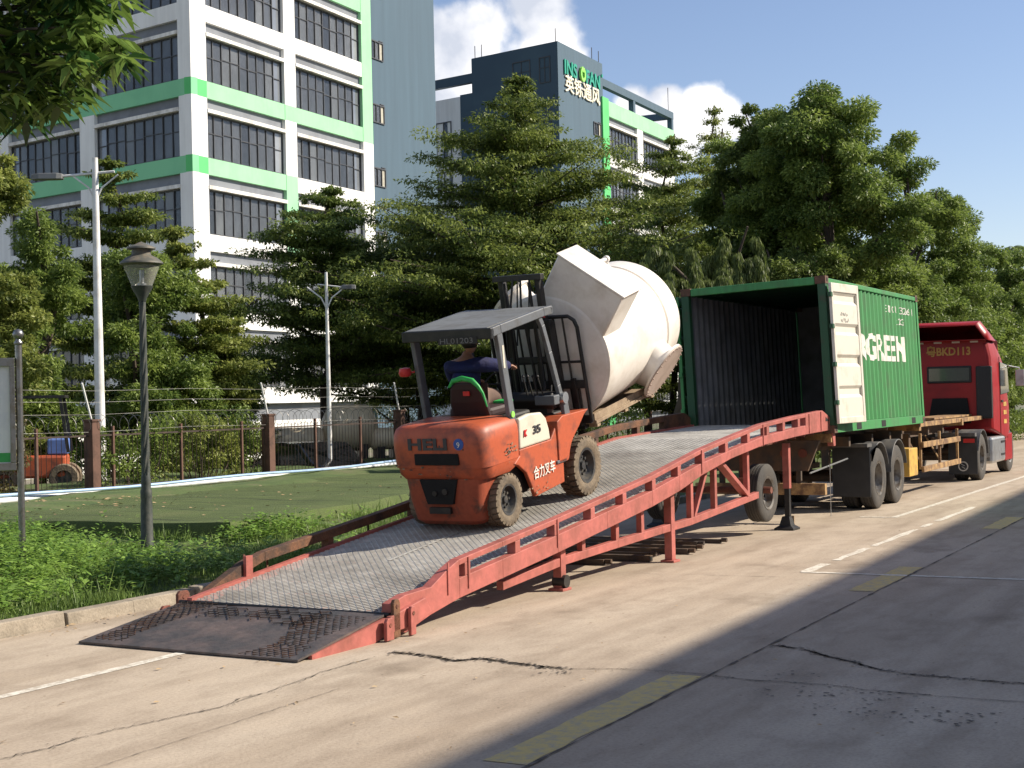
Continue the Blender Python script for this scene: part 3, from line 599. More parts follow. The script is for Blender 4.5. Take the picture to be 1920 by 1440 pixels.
# --- overhanging tree in the top left corner
ft = thing('overhanging_tree', 'near tree with long drooping leaves hanging into the top left corner', 'tree', (8.2, 13.2, .1))
tr = MB(); tr.tube([(0, 0, 0), (.1, -.1, 1.5), (0, -.2, 3.2), (.2, -.4, 4.6)], [.24, .2, .17, .12], 10)
cs = []; rs = random.Random(5)
targets = []
for i in range(430):
    px, py = rs.uniform(-170, 232), rs.uniform(-170, 225)
    lim = 235 - max(0, px-150)*.9 - max(0, -px)*0
    if px > 190 and (py > 120 or 15 < py < 60): continue
    if px > 60 and py > 205-(px-60)*.25: continue
    targets.append(at(px, py, rs.uniform(11.8, 14.2)))
for i in range(110):
    a = rs.random()*6.283; r_ = rs.uniform(1, 3.4); q = Vector((8.2+math.cos(a)*r_, 13.2+math.sin(a)*r_, rs.uniform(4.0, 7.4)))
    dv = q-CP; 
    pxx = 960+FPX*dv.dot(CR)/dv.dot(CF) if dv.dot(CF) > 0 else -999
    if pxx < -120: targets.append(q)
o0 = Vector((.2, -.4, 4.6)); base_w = Vector((8.2, 13.2, .1))
P_, D_, N_, L_, W_, T_ = [], [], [], [], [], []
for i, q in enumerate(targets):
    ql = q-base_w
    if i % 6 == 0: mid = o0.lerp(ql, .5)+Vector((0, 0, .35)); tr.tube([o0, mid, ql], [.045, .025, .008], 5, False)
    nl = rs.randint(8, 12); ax = Vector((rs.uniform(-.5, .5), rs.uniform(-.5, .5), 1)).normalized(); tb = rs.gauss(.36, .26)
    for k in range(nl):
        a = 6.283*k/nl+rs.uniform(-.2, .2); d = Vector((math.cos(a), math.sin(a), rs.uniform(-.75, .25))).normalized(); l_ = rs.uniform(.19, .3)
        s_ = d.cross(Vector((0, 0, 1))).normalized(); nn = s_.cross(d)
        P_.append(tuple(ql+d*.02)); D_.append(tuple(d)); N_.append(tuple(nn)); L_.append(l_); W_.append(l_*rs.uniform(.24, .33)); T_.append(tb+rs.gauss(0, .15))
tr.build('trunk', 'bark', ft, smooth=60)
o = bpy.data.objects.new('crown', leaf_mesh('crown', np.array(P_), np.array(D_), np.array(N_), np.array(L_), np.array(W_), np.array(T_), LM['front'], droop=.28)); C.objects.link(o); o.parent = ft
# --- weeds and grass on the verge
def inside_turf(x, y):
    if x < 16.4: return y > 16.2+.1*(x-9)
    return y > 13.0+(x-16.6)*.17
P_, D_, N_, L_, W_, T_ = [], [], [], [], [], []
rs = random.Random(21)
def weed_h(x, y):
    h = .25
    for cx, cy, rx, ry, hh in ((13.2, 14.7, 1.9, 1.6, .5), (14.8, 15.2, .9, 1.0, .3), (12.3, 13.4, 1.8, 1.1, .42), (15.2, 12.4, .9, .5, .2), (11.3, 12.4, 1.2, .8, .3), (12.5, 11.6, .7, .4, .28)):
        h = max(h, hh*math.exp(-((x-cx)/rx)**2-((y-cy)/ry)**2)+.1)
    return h
def weed(x, y, h, z0, tb, k, ls=1.):
    for i in range(k):
        f_ = .25+.75*i/k; a = rs.random()*6.283; d = Vector((math.cos(a), math.sin(a), rs.uniform(-.1, .7))).normalized(); l_ = ls*rs.uniform(.05, .15)*(1.1-.3*f_)
        r_ = rs.uniform(.0, .07); P_.append((x+math.cos(a)*r_, y+math.sin(a)*r_, z0+h*f_)); D_.append(tuple(d)); s_ = d.cross(Vector((0, 0, 1))).normalized(); N_.append(tuple(s_.cross(d)))
        L_.append(l_); W_.append(l_*rs.uniform(.3, .65)); T_.append(tb+rs.gauss(0, .14))
for _ in range(150):
    x, y = rs.gauss(16.9, .5), rs.gauss(12.95, .22); weed(x, y, rs.uniform(.1, .3), vz(x, y), rs.gauss(.4, .25), rs.randint(5, 11))
for _ in range(60):
    x, y = rs.uniform(17.5, 24), rs.gauss(13.1, .3); weed(x, y, rs.uniform(.08, .22), vz(x, y), rs.gauss(.5, .25), rs.randint(5, 9))
n_pl = 0
while n_pl < 3000:
    x, y = rs.uniform(8.5, 18.2), rs.uniform(KY+.35, 17.4)
    if inside_turf(x, y): continue
    dens = weed_h(x, y)
    if x > 15.4 and rs.random() < .82: continue
    if x > 14.2 and y < 13.6 and rs.random() < .6: continue
    if y < KY+.8 and rs.random() < .5: continue
    if rs.random() > (dens-.1)*2.2+.18: continue
    n_pl += 1; h = dens*rs.uniform(.5, 1.35); tb = .45+.28*math.sin(x*2.3+1)*math.sin(y*2.9)+rs.gauss(0, .2)
    weed(x, y, h, vz(x, y), tb, rs.randint(8, 15), rs.choice((.6, .9, 1.15)))
o = bpy.data.objects.new('weeds', leaf_mesh('weeds', np.array(P_), np.array(D_), np.array(N_), np.array(L_), np.array(W_), np.array(T_), LM['weed'])); C.objects.link(o); struct(o, 'stuff')
n_ = 60000; X_ = rng.uniform(7.5, 26, n_); Y_ = KY+.2+rng.random(n_)**1.3*4.2; keep = np.array([not inside_turf(a, b_+.1) for a, b_ in zip(X_, Y_)])
X_, Y_ = X_[keep], Y_[keep]; n_ = len(X_)
Z_ = np.array([vz(a, b_) for a, b_ in zip(X_, Y_)]); hh = rng.uniform(.04, .13, n_)*(1+.8*(np.sin(X_*2.1)*np.sin(Y_*2.7+1)))*np.where(rng.random(n_) < .06, 2.3, 1)
D_ = rdir(n_)*.45+np.array([[0, 0, 1.]])
pat = .5+.3*np.sin(X_*1.1+2)*np.sin(Y_*1.7)+rng.normal(0, .15, n_)
o = bpy.data.objects.new('grass', leaf_mesh('grass', np.stack([X_, Y_, Z_-.01], 1), D_, rdir(n_), np.maximum(.03, hh), np.full(n_, .012), pat, LM['grassl'], droop=.05)); C.objects.link(o); struct(o, 'stuff')
# ================================================================ buildings
def facade_matrix(ang): return Matrix(((math.cos(ang), math.sin(ang), 0, 0), (math.sin(ang), -math.cos(ang), 0, 0), (0, 0, 1, 0), (0, 0, 0, 1)))
def facade_matrix_left(ang): return Matrix(((math.cos(ang), -math.sin(ang), 0, 0), (math.sin(ang), math.cos(ang), 0, 0), (0, 0, 1, 0), (0, 0, 0, 1)))
GZ = -.35
def window_unit(b, X, s0, s1, z0, z1, n=9, d=-.3, split=.42, blind=False, name='window'):
    w = MB(); w.X = X; wd = .055
    w.box((s0, d, z0), (s1, d+.1, z0+.07)); w.box((s0, d, z1-.08), (s1, d+.1, z1)); w.box((s0, d, z0+.07), (s0+.07, d+.1, z1-.08)); w.box((s1-.07, d, z0+.07), (s1, d+.1, z1-.08))
    zm = z1-(z1-z0)*split
    for i in range(1, n):
        x = s0+(s1-s0)*i/n; w.box((x-wd/2, d+.005, z0+.07), (x+wd/2, d+.095, z1-.08))
    for i in range(n):
        x0, x1 = s0+(s1-s0)*i/n+wd/2, s0+(s1-s0)*(i+1)/n-wd/2; zz = zm+(.07 if (i//2) % 2 else -.03)
        w.box((x0, d+.01, zz-.025), (x1, d+.085, zz+.025))
    o = w.build(name, 'mullion', b)
    g = MB(); g.X = X
    for i in range(n):
        x0, x1 = s0+(s1-s0)*i/n, s0+(s1-s0)*(i+1)/n; e_ = random.uniform(-.012, .012); f_ = random.uniform(-.008, .008)
        g.mi = 1 if (blind and i >= n-1) else random.choice((0, 0, 0, 2, 3))
        for (za, zb) in ((z0, zm), (zm, z1)):
            g.add([(x0, d+.03+e_, za), (x1, d+.03-e_, za), (x1, d+.03-e_+f_, zb), (x0, d+.03+e_+f_, zb)], [(0, 1, 2, 3)])
        g.build('pane', ['glass', 'curtain', 'glass2', 'glass3'], o)
    return o
def storeys(b, X, cols, bays, ks, base, spandrel_mat, col_mat, zmax, windows=True):
    """cols/bays: (s0,s1); every storey: spandrel, ribbon window, white ledge, grey recess"""
    P = {}
    def part(m): 
        if m not in P: P[m] = MB(); P[m].X = X
        return P[m]
    for ci, (s0, s1) in enumerate(cols):
        for k in ks:
            z = base+4.23*k
            m1_, m2_ = col_mat(ci, k, True), col_mat(ci, k, False); g_ = MB(); g_.X = X; g_.box((s0, -.45, z), (s1, 0, z+.93)); g_.mi = 1; g_.box((s0, -.45, z+.93), (s1, 0, z+4.23)); g_.build('column', [m1_, m2_], b)
    for bi, (s0, s1) in enumerate(bays):
        for k in ks:
            z = base+4.23*k
            g_ = MB(); g_.X = X; g_.box((s0, -.45, z), (s1, -.02, z+.93)); g_.build('spandrel', spandrel_mat(bi, k), b)
            if windows: window_unit(b, X, s0+.02, s1-.02, z+.95, z+3.43, n=9 if s1-s0 > 5 else 4)
            led = MB(); led.X = X; led.box((s0, -.45, z+3.44), (s1, .06, z+3.64)); led.build('ledge', 'ledge', b)
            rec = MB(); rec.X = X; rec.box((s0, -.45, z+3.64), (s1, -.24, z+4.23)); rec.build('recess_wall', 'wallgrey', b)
A1, A2 = R(2.2), R(79.7)
b1 = thing('office_building', 'tall white building with mint green bands, ribbon windows and a blue stair tower', 'building', (63.57, 52.81, 0), (0, 0, 0))
XR, XL = facade_matrix(A1), facade_matrix_left(A2)
base1 = 19.09
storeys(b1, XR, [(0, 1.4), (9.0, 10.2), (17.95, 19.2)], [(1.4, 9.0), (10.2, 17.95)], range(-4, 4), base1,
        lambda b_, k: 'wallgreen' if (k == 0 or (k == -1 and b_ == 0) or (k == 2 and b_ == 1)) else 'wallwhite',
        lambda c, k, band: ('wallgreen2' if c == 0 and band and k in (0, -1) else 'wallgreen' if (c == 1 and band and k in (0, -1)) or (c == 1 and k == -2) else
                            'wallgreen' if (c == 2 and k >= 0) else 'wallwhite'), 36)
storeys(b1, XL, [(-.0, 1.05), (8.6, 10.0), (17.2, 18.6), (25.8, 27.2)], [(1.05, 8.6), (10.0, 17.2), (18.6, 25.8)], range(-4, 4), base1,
        lambda b_, k: 'wallgreen_shade' if k in (0, -1) else 'wallwhite',
        lambda c, k, band: ('wallgreen_shade' if band and k in (0, -1) else 'wallwhite'), 36)
def world_poly(pts_s): return pts_s
def fpt(X, s, d): v = X @ Vector((s, d, 0)); return (v.x, v.y)
# solid core behind both facades
core = MB(); c0 = fpt(XR, .7, -.46); c1 = fpt(XR, 19.1, -.46); c2 = fpt(XR, 19.1, -14); l1 = fpt(XL, 27.1, -.46); l0 = fpt(XL, .75, -.46); l2 = fpt(XL, 27.1, -14)
core.prism([c0, c1, c2, l2, l1, l0], GZ, 36, 'xy'); core.build('wall', 'wallgrey', b1)
tw = MB(); tw.X = XR; tw.box((19.2, -12, GZ), (28.2, -.12, 38)); tw.build('stair_tower_wall', 'wallblue', b1)
for k in range(-3, 3):
    z = 24.85+4.23*(k-0)
    window_unit(b1, XR, 19.26, 20.85, z, z+1.25, n=3, d=-.14, split=.0, blind=True, name='small_window')
# low entrance wing with green canopy behind the trees
MB().box((-7, -3.2, GZ), (0, -.3, 3.6)).build('entrance_wing', 'wallwhite', b1)
b2 = thing('sign_tower_building', 'slate blue tower building with rooftop sign letters and a lower green and white wing', 'building', (106.12, 51.19, 0))
X2, X2L = facade_matrix(A1), facade_matrix_left(A2)
def poly_from(parts): return [fpt(X, s, d) for X, s, d in parts]
k_ = MB(); k_.prism(poly_from([(X2, 0, 0), (X2, 9.4, 0), (X2, 9.4, -9), (X2L, 8.8, -9.5), (X2L, 8.8, 0)]), GZ, 30.35, 'xy'); k_.build('tower_wall', 'wallblue', b2)
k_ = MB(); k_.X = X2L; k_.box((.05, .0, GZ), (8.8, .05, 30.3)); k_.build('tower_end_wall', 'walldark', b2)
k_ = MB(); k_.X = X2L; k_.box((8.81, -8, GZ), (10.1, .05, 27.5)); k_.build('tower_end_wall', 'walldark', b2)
k_ = MB(); k_.X = X2; k_.box((8.9, -.4, GZ), (10.3, .16, 27.5)); k_.build('green_column', 'wallgreen2', b2)
storeys(b2, X2, [(17.5, 18.9), (26.0, 27.3)], [(10.3, 17.5), (18.9, 26.0)], range(-5, 1), 21.85,
        lambda b_, k: 'wallwhite', lambda c, k, band: 'wallwhite', 27)
k_ = MB(); k_.X = X2; k_.box((10.3, -.44, 26.1), (27.4, .02, 27.4)); k_.build('green_band', 'wallgreen', b2)
k_ = MB(); k_.X = X2; k_.box((9.5, -10, GZ), (27.2, -.46, 27.3)); k_.build('wall', 'wallgrey', b2)
k_ = MB(); k_.X = X2; k_.box((9.41, -.5, 28.5), (27.4, 0, 29.15))
for s in (16.7, 26.9): k_.box((s, -.48, 27.3), (s+.5, -.02, 28.5))
k_.box((26.9, -6, 28.5), (27.38, -.5, 29.1)); k_.box((22, -6, 27.35), (27.3, -5.5, 28.9)); k_.build('roof_frame', 'wallblue', b2)
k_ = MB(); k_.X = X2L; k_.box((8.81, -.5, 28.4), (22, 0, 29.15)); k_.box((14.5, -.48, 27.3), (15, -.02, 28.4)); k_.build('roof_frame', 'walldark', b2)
k_ = MB(); k_.X = X2L; k_.box((10.1, -9, GZ), (24, -.05, 27.4)); k_.build('wall', 'wallwhite', b2)
for s0, s1, z0, z1 in ((2.7, 4.5, 27.1, 29.3), (.7, 1.8, 27.2, 29.3), (.7, 1.8, 22.9, 25.0), (2.7, 4.5, 22.9, 25.0), (11.2, 12.9, 22.4, 25.5), (11.2, 12.9, 18.2, 21.3)):
    window_unit(b2, X2L, s0, s1, z0, z1, n=2, d=.0 if s0 < 9 else -.08, split=.4)
for s0, s1, z0, z1 in ((7.1, 8.7, 24.0, 25.1), (7.1, 8.7, 19.8, 20.9)): window_unit(b2, X2, s0, s1, z0, z1, n=3, d=-.02, split=0, blind=True, name='small_window')
k_ = MB()
for X, s in ((X2, .1), (X2, 7.6), (X2, 9.1), (X2L, 7.9), (X2L, 8.6), (X2, 26.5)):
    p_ = fpt(X, s, -.2); k_.cyl((p_[0], p_[1], 29), (p_[0], p_[1], 31.4), .035, 5)
k_.build('lightning_rod', 'black', b2)
def sign(body, s0, width, z0, size, m, d=.09, **kw):
    mx_ = Matrix.Identity(4); o_ = X2 @ Vector((s0, d, z0)); ex_ = X2.to_3x3() @ Vector((1, 0, 0))
    lettering(body, size, frame3(o_, ex_, (0, 0, 1)), m, b2, extrude=.04, width=width, name='sign_letters', **kw)
sign('INS', 1.1, 2.55, 28.0, 1.62, 'signgreen', offset=.035); sign('FAN', 5.55, 3.0, 28.0, 1.62, 'signgreen', offset=.035)
k_ = MB(); k_.X = X2; ring = []
for r0, r1, a0, a1, mm in ((.62, .34, .75, 2*math.pi-.0+.25, 0),):
    n = 26
    for i in range(n):
        t0, t1 = a0+(a1-a0)*i/n+.9, a0+(a1-a0)*(i+1)/n+.9; c_ = (4.65, 28.55); sq = .8
        k_.prism([(c_[0]+math.cos(t)*r*sq, c_[1]+math.sin(t)*r) for t, r in ((t0, r0), (t1, r0), (t1, r1), (t0, r1))], .08, .26, 'xz')
k_.prism([(4.55, 28.75), (4.75, 28.7), (4.95, 29.05), (4.6, 29.1)], .08, .26, 'xz'); k_.build('sign_letters', 'signlime', b2)
sign('英铄通风', 1.15, 7.3, 26.72, 1.5, 'signgold', offset=.02)
k_ = MB(); k_.X = X2; k_.cyl((8.85, .1, 29.2), (8.85, .22, 29.2), .14, 10); k_.build('sign_mark', 'signgreen', b2)
# the building across the road whose shadow falls on the carriageway (outside the frame)
b3 = thing('opposite_building', 'plain building across the road casting the long shadow over the lane', 'building', (0, 0, 0))
HB = 15.0; off = HB/math.tan(SUN_EL)*(-sd.y/math.hypot(sd.x, sd.y)); offx = HB/math.tan(SUN_EL)*(sd.x/math.hypot(sd.x, sd.y))
y0 = 4.30-off; 
y0 -= .3
MB().prism([(-60, y0-.022*60+.0), (130, y0+.022*130), (130, y0-14), (-60, y0-14)], 0, HB, 'xy').build('wall', 'wallwhite', b3)
# ================================================================ fence, pipes, lamps, board
FY, FZ = 21.5, .38
fence = thing('fence', 'dark iron fence with brown piers and razor wire behind the lawn', 'fence', (14, FY, FZ))
for x in (16.8, 22.6, 28.4, 34.2, 40, 45.8, 51.6):
    g = MB(); g.box((x-14-.11, -.12, -.3), (x-14+.11, .12, 1.42)); g.box((x-14-.13, -.14, 1.42), (x-14+.13, .14, 1.47)); g.build('pier', 'brick', fence, bevel=.01)
    g = MB(); g.tube([(x-14, 0, 1.45), (x-14-.3, -.05, 2.2)], .022, 6); g.build('wire_arm', 'polewhite', fence)
g = MB(); x = 14.2
while x < 57:
    g.tube([(x-14, 0, -.05), (x-14, 0, 1.24)], .0085, 4, False); x += .135
for z in (.08, 1.14): g.beam((0, 0, z), (43, 0, z), .02, .035)
g.build('railing', 'fencebar', fence)
for x in (18.6, 19.9, 21.1, 23.2, 25.3, 27.4, 30.3, 32.3, 36.2, 38.1, 42, 43.9, 47.8, 49.7):
    MB().box((x-14-.025, -.03, -.3), (x-14+.025, .03, 1.32)).build('post', 'brick', fence)
g = MB(); pts = []; n = 2900
for i in range(n):
    x = 2+i*.0145; a = i*.36; r_ = .17+.025*math.sin(i*.11); pts.append((x+.05*math.sin(i*.05), .02+r_*math.cos(a), 1.37+r_*math.sin(a)))
g.tube(pts, .0052, 3, False); g.build('razor_wire', 'wire', fence)
g = MB()
for zz, yy in ((1.6, -.02), (1.85, -.03), (2.08, -.04), (1.25, -.05)):
    g.tube([(i*1.45, yy+.01*math.sin(i), zz-.04*math.sin(i*math.pi/4)**2) for i in range(30)], .0028, 3, False)
g.build('barbed_wire', 'wire', fence)
fa = thing('fence', 'far stretch of iron fence seen beyond the ramp under the white tank', 'fence', (57, 21.3, .1), (0, 0, R(-6)))
g = MB(); x = 0
while x < 22: g.tube([(x, 0, -.1), (x, 0, 1.5)], .012, 4, False); x += .16
for z in (.15, 1.35): g.beam((0, 0, z), (22, 0, z), .03, .04)
g.build('railing', 'fencebar', fa)
for x in (1, 7, 13, 19): MB().box((x-.13, -.13, -.1), (x+.13, .13, 1.7)).build('pier', 'brick', fa)
def pipe(name, label, pts, r, m): return tag(MB().tube(pts, r, 8).build(name, m, smooth=60), label, 'pipe', 'pipes lying along the foot of the fence')
pipe('water_pipe', 'thickest white pipe lying along the foot of the fence', [(10+i*1.1, 20.35+.1*math.sin(i*.7)+(.35 if i > 13 else 0)*min(1, (i-13)/4 if i > 13 else 0), .47) for i in range(30)], .055, 'pvc')
pipe('water_pipe', 'thin white pipe behind the thick one on the turf edge', [(10+i*1.2, 20.62-.08*math.sin(i*.9+1), .46) for i in range(28)], .035, 'pvc')
pipe('water_pipe', 'pale blue pipe crossing over the white pipes by the fence', [(10+i*1.1, 20.22+.22*math.sin(i*.33), .55+.02*math.sin(i)) for i in range(24)], .03, 'pvcblue')
def tall_lamp(label, base, H, flip, k=1.):
    t = thing('street_lamp', label, 'street lamp', base, (0, 0, R(-62)), 'tall white lamps beyond the fence')
    MB().tube([(0, 0, 0), (0, 0, H*.5), (0, 0, H)], [.13*k, .1*k, .065*k], 10).build('pole', 'polewhite', t, smooth=60)
    f = -1 if flip else 1; za = H-.36
    g = MB(); g.tube([(-.42*f*k, 0, za+.05), (1.0*f*k, 0, za-.05)], .03*k, 6)
    for s_ in (-1, 1): g.tube([(s_*f*(.02), 0, za-.55), (s_*f*.14, 0, za-.3), (s_*f*.5, 0, za-.02)], .02, 5)
    g.build('arm', 'polewhite', t, smooth=60)
    KK = k; g = MB(); g.loft([[(x*f, y, z) for y, z in ((-.13*k, za-.1), (.13*k, za-.1), (.1*k, za+.04*k), (-.1*k, za+.04*k))] for x, k in [(a_*KK, b_*KK) for a_, b_ in ((.7, .6), (.82, 1), (1.2, 1), (1.38, .6))]])
    g.build('lamp_head', 'guardtop', t, bevel=.02)
p_ = at(188, 800, 32.5); pt_ = at(175, 295, 32.5); tall_lamp('tall white street lamp on the left, its head pointing left', (p_.x, p_.y, GZ), pt_.z-GZ, True)
p_ = at(619, 860, 38.5); pt_ = at(613, 510, 38.5); tall_lamp('tall white street lamp left of the forklift, its head pointing right', (p_.x, p_.y, GZ), pt_.z-GZ, False, .55)
# park lantern
lt = thing('park_lantern', 'black cast iron lantern on a twisted column in the weeds', 'street lamp', (15.24, 13.56, .05))
K = .00707
def yz(y): return (1062-y)*K
g = MB(); g.lathe([(0, 0), (.1, 0), (.1, .06), (.082, .1), (.078, yz(960)), (.07, yz(952)), (.076, yz(946)), (.077, yz(935)), (.062, yz(928)), (.066, yz(920)), (.06, yz(908)), (.048, yz(900)), (.0, yz(900))], n=20)
g.build('base', 'lamp', lt, smooth=50)
rings = []
for i in range(91):
    z = yz(905)+(yz(572)-yz(905))*i/90; r0 = .052-.012*i/90
    rings.append([(r0*(1+.13*math.cos(6*(a-i*.085)))*math.cos(a), r0*(1+.13*math.cos(6*(a-i*.085)))*math.sin(a), z) for a in [2*math.pi*k/36 for k in range(36)]])
g = MB(); g.loft(rings); g.build('column', 'lamp', lt, smooth=60)
g = MB(); g.lathe([(0, yz(578)), (.05, yz(578)), (.062, yz(572)), (.13, yz(555)), (.145, yz(550)), (.13, yz(549)), (0, yz(549))], n=24); g.build('cup', 'lamp', lt, smooth=50)
g = MB(); g.lathe([(.135, yz(549)), (.215, yz(520)), (.235, yz(512))], n=24); g.build('lamp_glass', 'frosted_lamp_glass', lt, smooth=60)
g = MB(); g.lathe([(.0, yz(552)), (.06, yz(552)), (.06, yz(545)), (.03, yz(543)), (.03, yz(520)), (0, yz(518))], n=16); g.build('bulb_holder', 'alu', lt, smooth=40)
g = MB(); g.lathe([(.2, yz(513)), (.285, yz(508)), (.28, yz(505)), (.2, yz(496)), (.135, yz(492)), (.125, yz(490)), (.125, yz(481)), (.19, yz(480)), (.185, yz(477)), (.08, yz(471)), (.04, yz(468)), (.0, yz(466))], n=28); g.build('cap', 'bronze', lt, smooth=35)
# notice board
nb = thing('notice_board', 'steel framed notice board cut off by the left edge', 'notice board', (12.92, 13.42, .03))
e_ = Vector((-.75, .66, 0)).normalized()
def bp_(s, d, z): n_ = Vector((-e_.y, e_.x, 0)); v = e_*s + Vector((-e_.y, e_.x, 0))*d; return (v.x, v.y, z)
g = MB(); g.tube([(0, 0, 0), (0, 0, 2.82)], .04, 14); g.build('post', 'steel', nb, smooth=60)
g = MB(); g.lathe([(.035, 2.8), (.05, 2.81), (.05, 2.84), (.03, 2.86), (.03, 2.88)], n=14); g.lathe([(.0, 2.865), (.045, 2.88), (.068, 2.93), (.045, 2.98), (0, 2.995)], n=14); g.build('ball_finial', 'steel', nb, smooth=60)
g = MB(); g.tube([bp_(1.9, 0, 0), bp_(1.9, 0, 2.82)], .04, 14); g.build('post', 'steel', nb, smooth=60)
g = MB(); Xb = Matrix(((e_.x, -e_.y, 0, 0), (e_.y, e_.x, 0, 0), (0, 0, 1, 0), (0, 0, 0, 1))); g.X = Xb
for a, b_ in (((.05, -.05, 2.55), (1.84, .05, 2.65)), ((.05, -.05, 1.32), (1.84, .05, 1.41)), ((.05, -.05, 1.41), (.11, .05, 2.55)), ((1.73, -.05, 1.41), (1.84, .05, 2.55))): g.box(a, b_)
g.build('frame', 'steel', nb, bevel=.006)
g = MB(); g.X = Xb; g.box((.11, -.02, 1.41), (1.73, .01, 2.55)); g.build('sheet', 'board', nb)
g = MB(); g.X = Xb; g.box((.115, .01, 1.42), (1.72, .014, 1.53)); g.build('sheet_band', 'boardgreen', nb)
# ================================================================ yard behind the fence
def wheelset(parent, pts, r, w, tyre='tyre', rim='rimsteel', axis='y'):
    for (x, y, z) in pts:
        g = MB(); g.lathe([(r*.55, -w/2), (r*.92, -w/2), (r, -w*.35), (r, w*.35), (r*.92, w/2), (r*.55, w/2)], (x, y, z), axis, 24); o = g.build('wheel', tyre, parent, smooth=40)
        g = MB(); g.lathe([(0, w*.3), (r*.2, w*.3), (r*.3, w*.15), (r*.5, w*.2), (r*.57, w*.46), (r*.57, -w*.46), (r*.5, -w*.2), (r*.3, -w*.15), (0, -w*.2)], (x, y, z), axis, 24); g.build('rim', rim, o, smooth=40)
car = thing('parked_car', 'dark parked car behind the iron fence', 'car', (at(578, 860, 39.5).x, at(578, 860, 39.5).y, GZ), (0, 0, R(68)))
body = [(-2.2, .3), (-2.25, .62), (-1.9, .82), (-1.35, .92), (-.75, 1.38), (.5, 1.42), (1.15, 1.02), (2.0, .82), (2.25, .55), (2.2, .3)]
g = MB(); g.prism(body, -.82, .82, 'xz'); g.build('body', 'carblack', car, bevel=.1, smooth=50)
g = MB(); g.prism([(-1.15, .95), (-.7, 1.3), (.42, 1.34), (.95, 1.0)], -.835, .835, 'xz'); g.build('side_window', 'glassdark', car)
wheelset(car, [(-1.35, -.75, .32), (1.4, -.75, .32), (-1.35, .75, .32), (1.4, .75, .32)], .32, .2)
wc = thing('parked_car', 'white parked car glimpsed under the tank behind the fence', 'car', (50, 27, GZ), (0, 0, R(10)))
for ch_name, poly, y_, m_, bv in (('body', body, .82, 'wallwhite', .1), ('side_window', [(-1.15, .95), (-.7, 1.3), (.42, 1.34), (.95, 1.0)], .835, 'glassdark', 0)):
    g = MB(); g.prism(poly, -y_, y_, 'xz'); g.build(ch_name, m_, wc, bevel=bv)
wheelset(wc, [(-1.35, -.75, .32), (1.4, -.75, .32), (-1.35, .75, .32), (1.4, .75, .32)], .32, .2)
def store_tank(label, px, py, depth, r, L, ang, vertical=False):
    p = at(px, py, depth); t = thing('storage_tank', label, 'tank', (p.x, p.y, GZ), (0, 0, ang), 'cream storage tanks in the yard')
    g = MB(); zc = max(r+.25, p.z-GZ); prof = [(0, -L/2-r*.45), (r*.5, -L/2-r*.38), (r*.85, -L/2-r*.18), (r, -L/2), (r, L/2), (r*.85, L/2+r*.18), (r*.5, L/2+r*.38), (0, L/2+r*.45)]
    g.lathe(prof, (0, 0, zc), 'x', 26); g.build('shell', 'tankcream', t, smooth=40)
    for x in (-L*.3, L*.3): MB().box((x-.12, -r*.7, 0), (x+.12, r*.7, zc-r*.6)).build('saddle', 'black', t)
store_tank('large round ended cream tank behind the second lamp pole', 655, 802, 43.5, .68, 1.0, R(-40))
store_tank('long low cream tank behind the dark car', 548, 826, 43, .37, 1.6, R(-40))
store_tank('small cream tank right of the large one', 725, 822, 43.5, .32, .8, R(-40))
q_ = at(66, 880, 33)
fk2 = thing('forklift', 'small orange forklift behind the fence beside the notice board', 'forklift', (q_.x, q_.y, .22), (0, 0, R(-50)))
MB().box((-.9, -.55, .35), (.7, .55, .85)).build('body', 'orange', fk2, bevel=.06)
MB().box((-.95, -.5, .86), (-.2, .5, 1.25)).build('engine_cover', 'cream', fk2, bevel=.05)
MB().box((.3, -.4, .86), (.72, .4, 1.2)).build('battery_box', 'bluebox', fk2, bevel=.03)
g = MB()
for x, y in ((-.8, -.5), (-.8, .5), (.75, -.5), (.75, .5)): g.beam((x, y, .9), (x*.8, y, 2.1), .07, .07, (1, 0, 0))
g.box((-.75, -.55, 2.1), (.7, .55, 2.16)); g.build('overhead_guard', 'black', fk2)
wheelset(fk2, [(-.6, -.5, .3), (.65, -.5, .34), (-.6, .5, .3), (.65, .5, .34)], .32, .22, 'tyre_dusty', 'rim')
yw = thing('yard_wall', 'low pale wall across the yard behind the parked car', 'wall', (24, 38, GZ), (0, 0, R(6)))
MB().box((0, 0, 0), (40, .25, 1.7)).build('wall', 'wallwhite', yw)
# ================================================================ loading ramp
RD = R(-2.4)
ramp_t = thing('loading_ramp', 'long faded red yard ramp with expanded metal deck leading up to the container', 'loading ramp', (9.68, 7.07, 0), (0, 0, RD))
RW = 2.42
def lin(pts):
    xs_, zs_ = [p[0] for p in pts], [p[1] for p in pts]; return lambda u: float(np.interp(u, xs_, zs_))
ztop = lin([(2.4, .57), (4.34, .80), (6.7, 1.11), (8.19, 1.36), (9.2, 1.49), (10.4, 1.63), (11.7, 1.71), (12.99, 1.77), (13.58, 1.59)])
zdk = lin([(1.25, .22), (2.4, .375), (4, .575), (6.7, .91), (8.2, 1.15), (9.2, 1.29), (10.4, 1.43), (13.45, 1.55)])
ubr = [1.25, 2.4, 3.2, 4, 5, 6, 6.7, 7.5, 8.2, 9.2, 10.4, 11.7, 13.45]
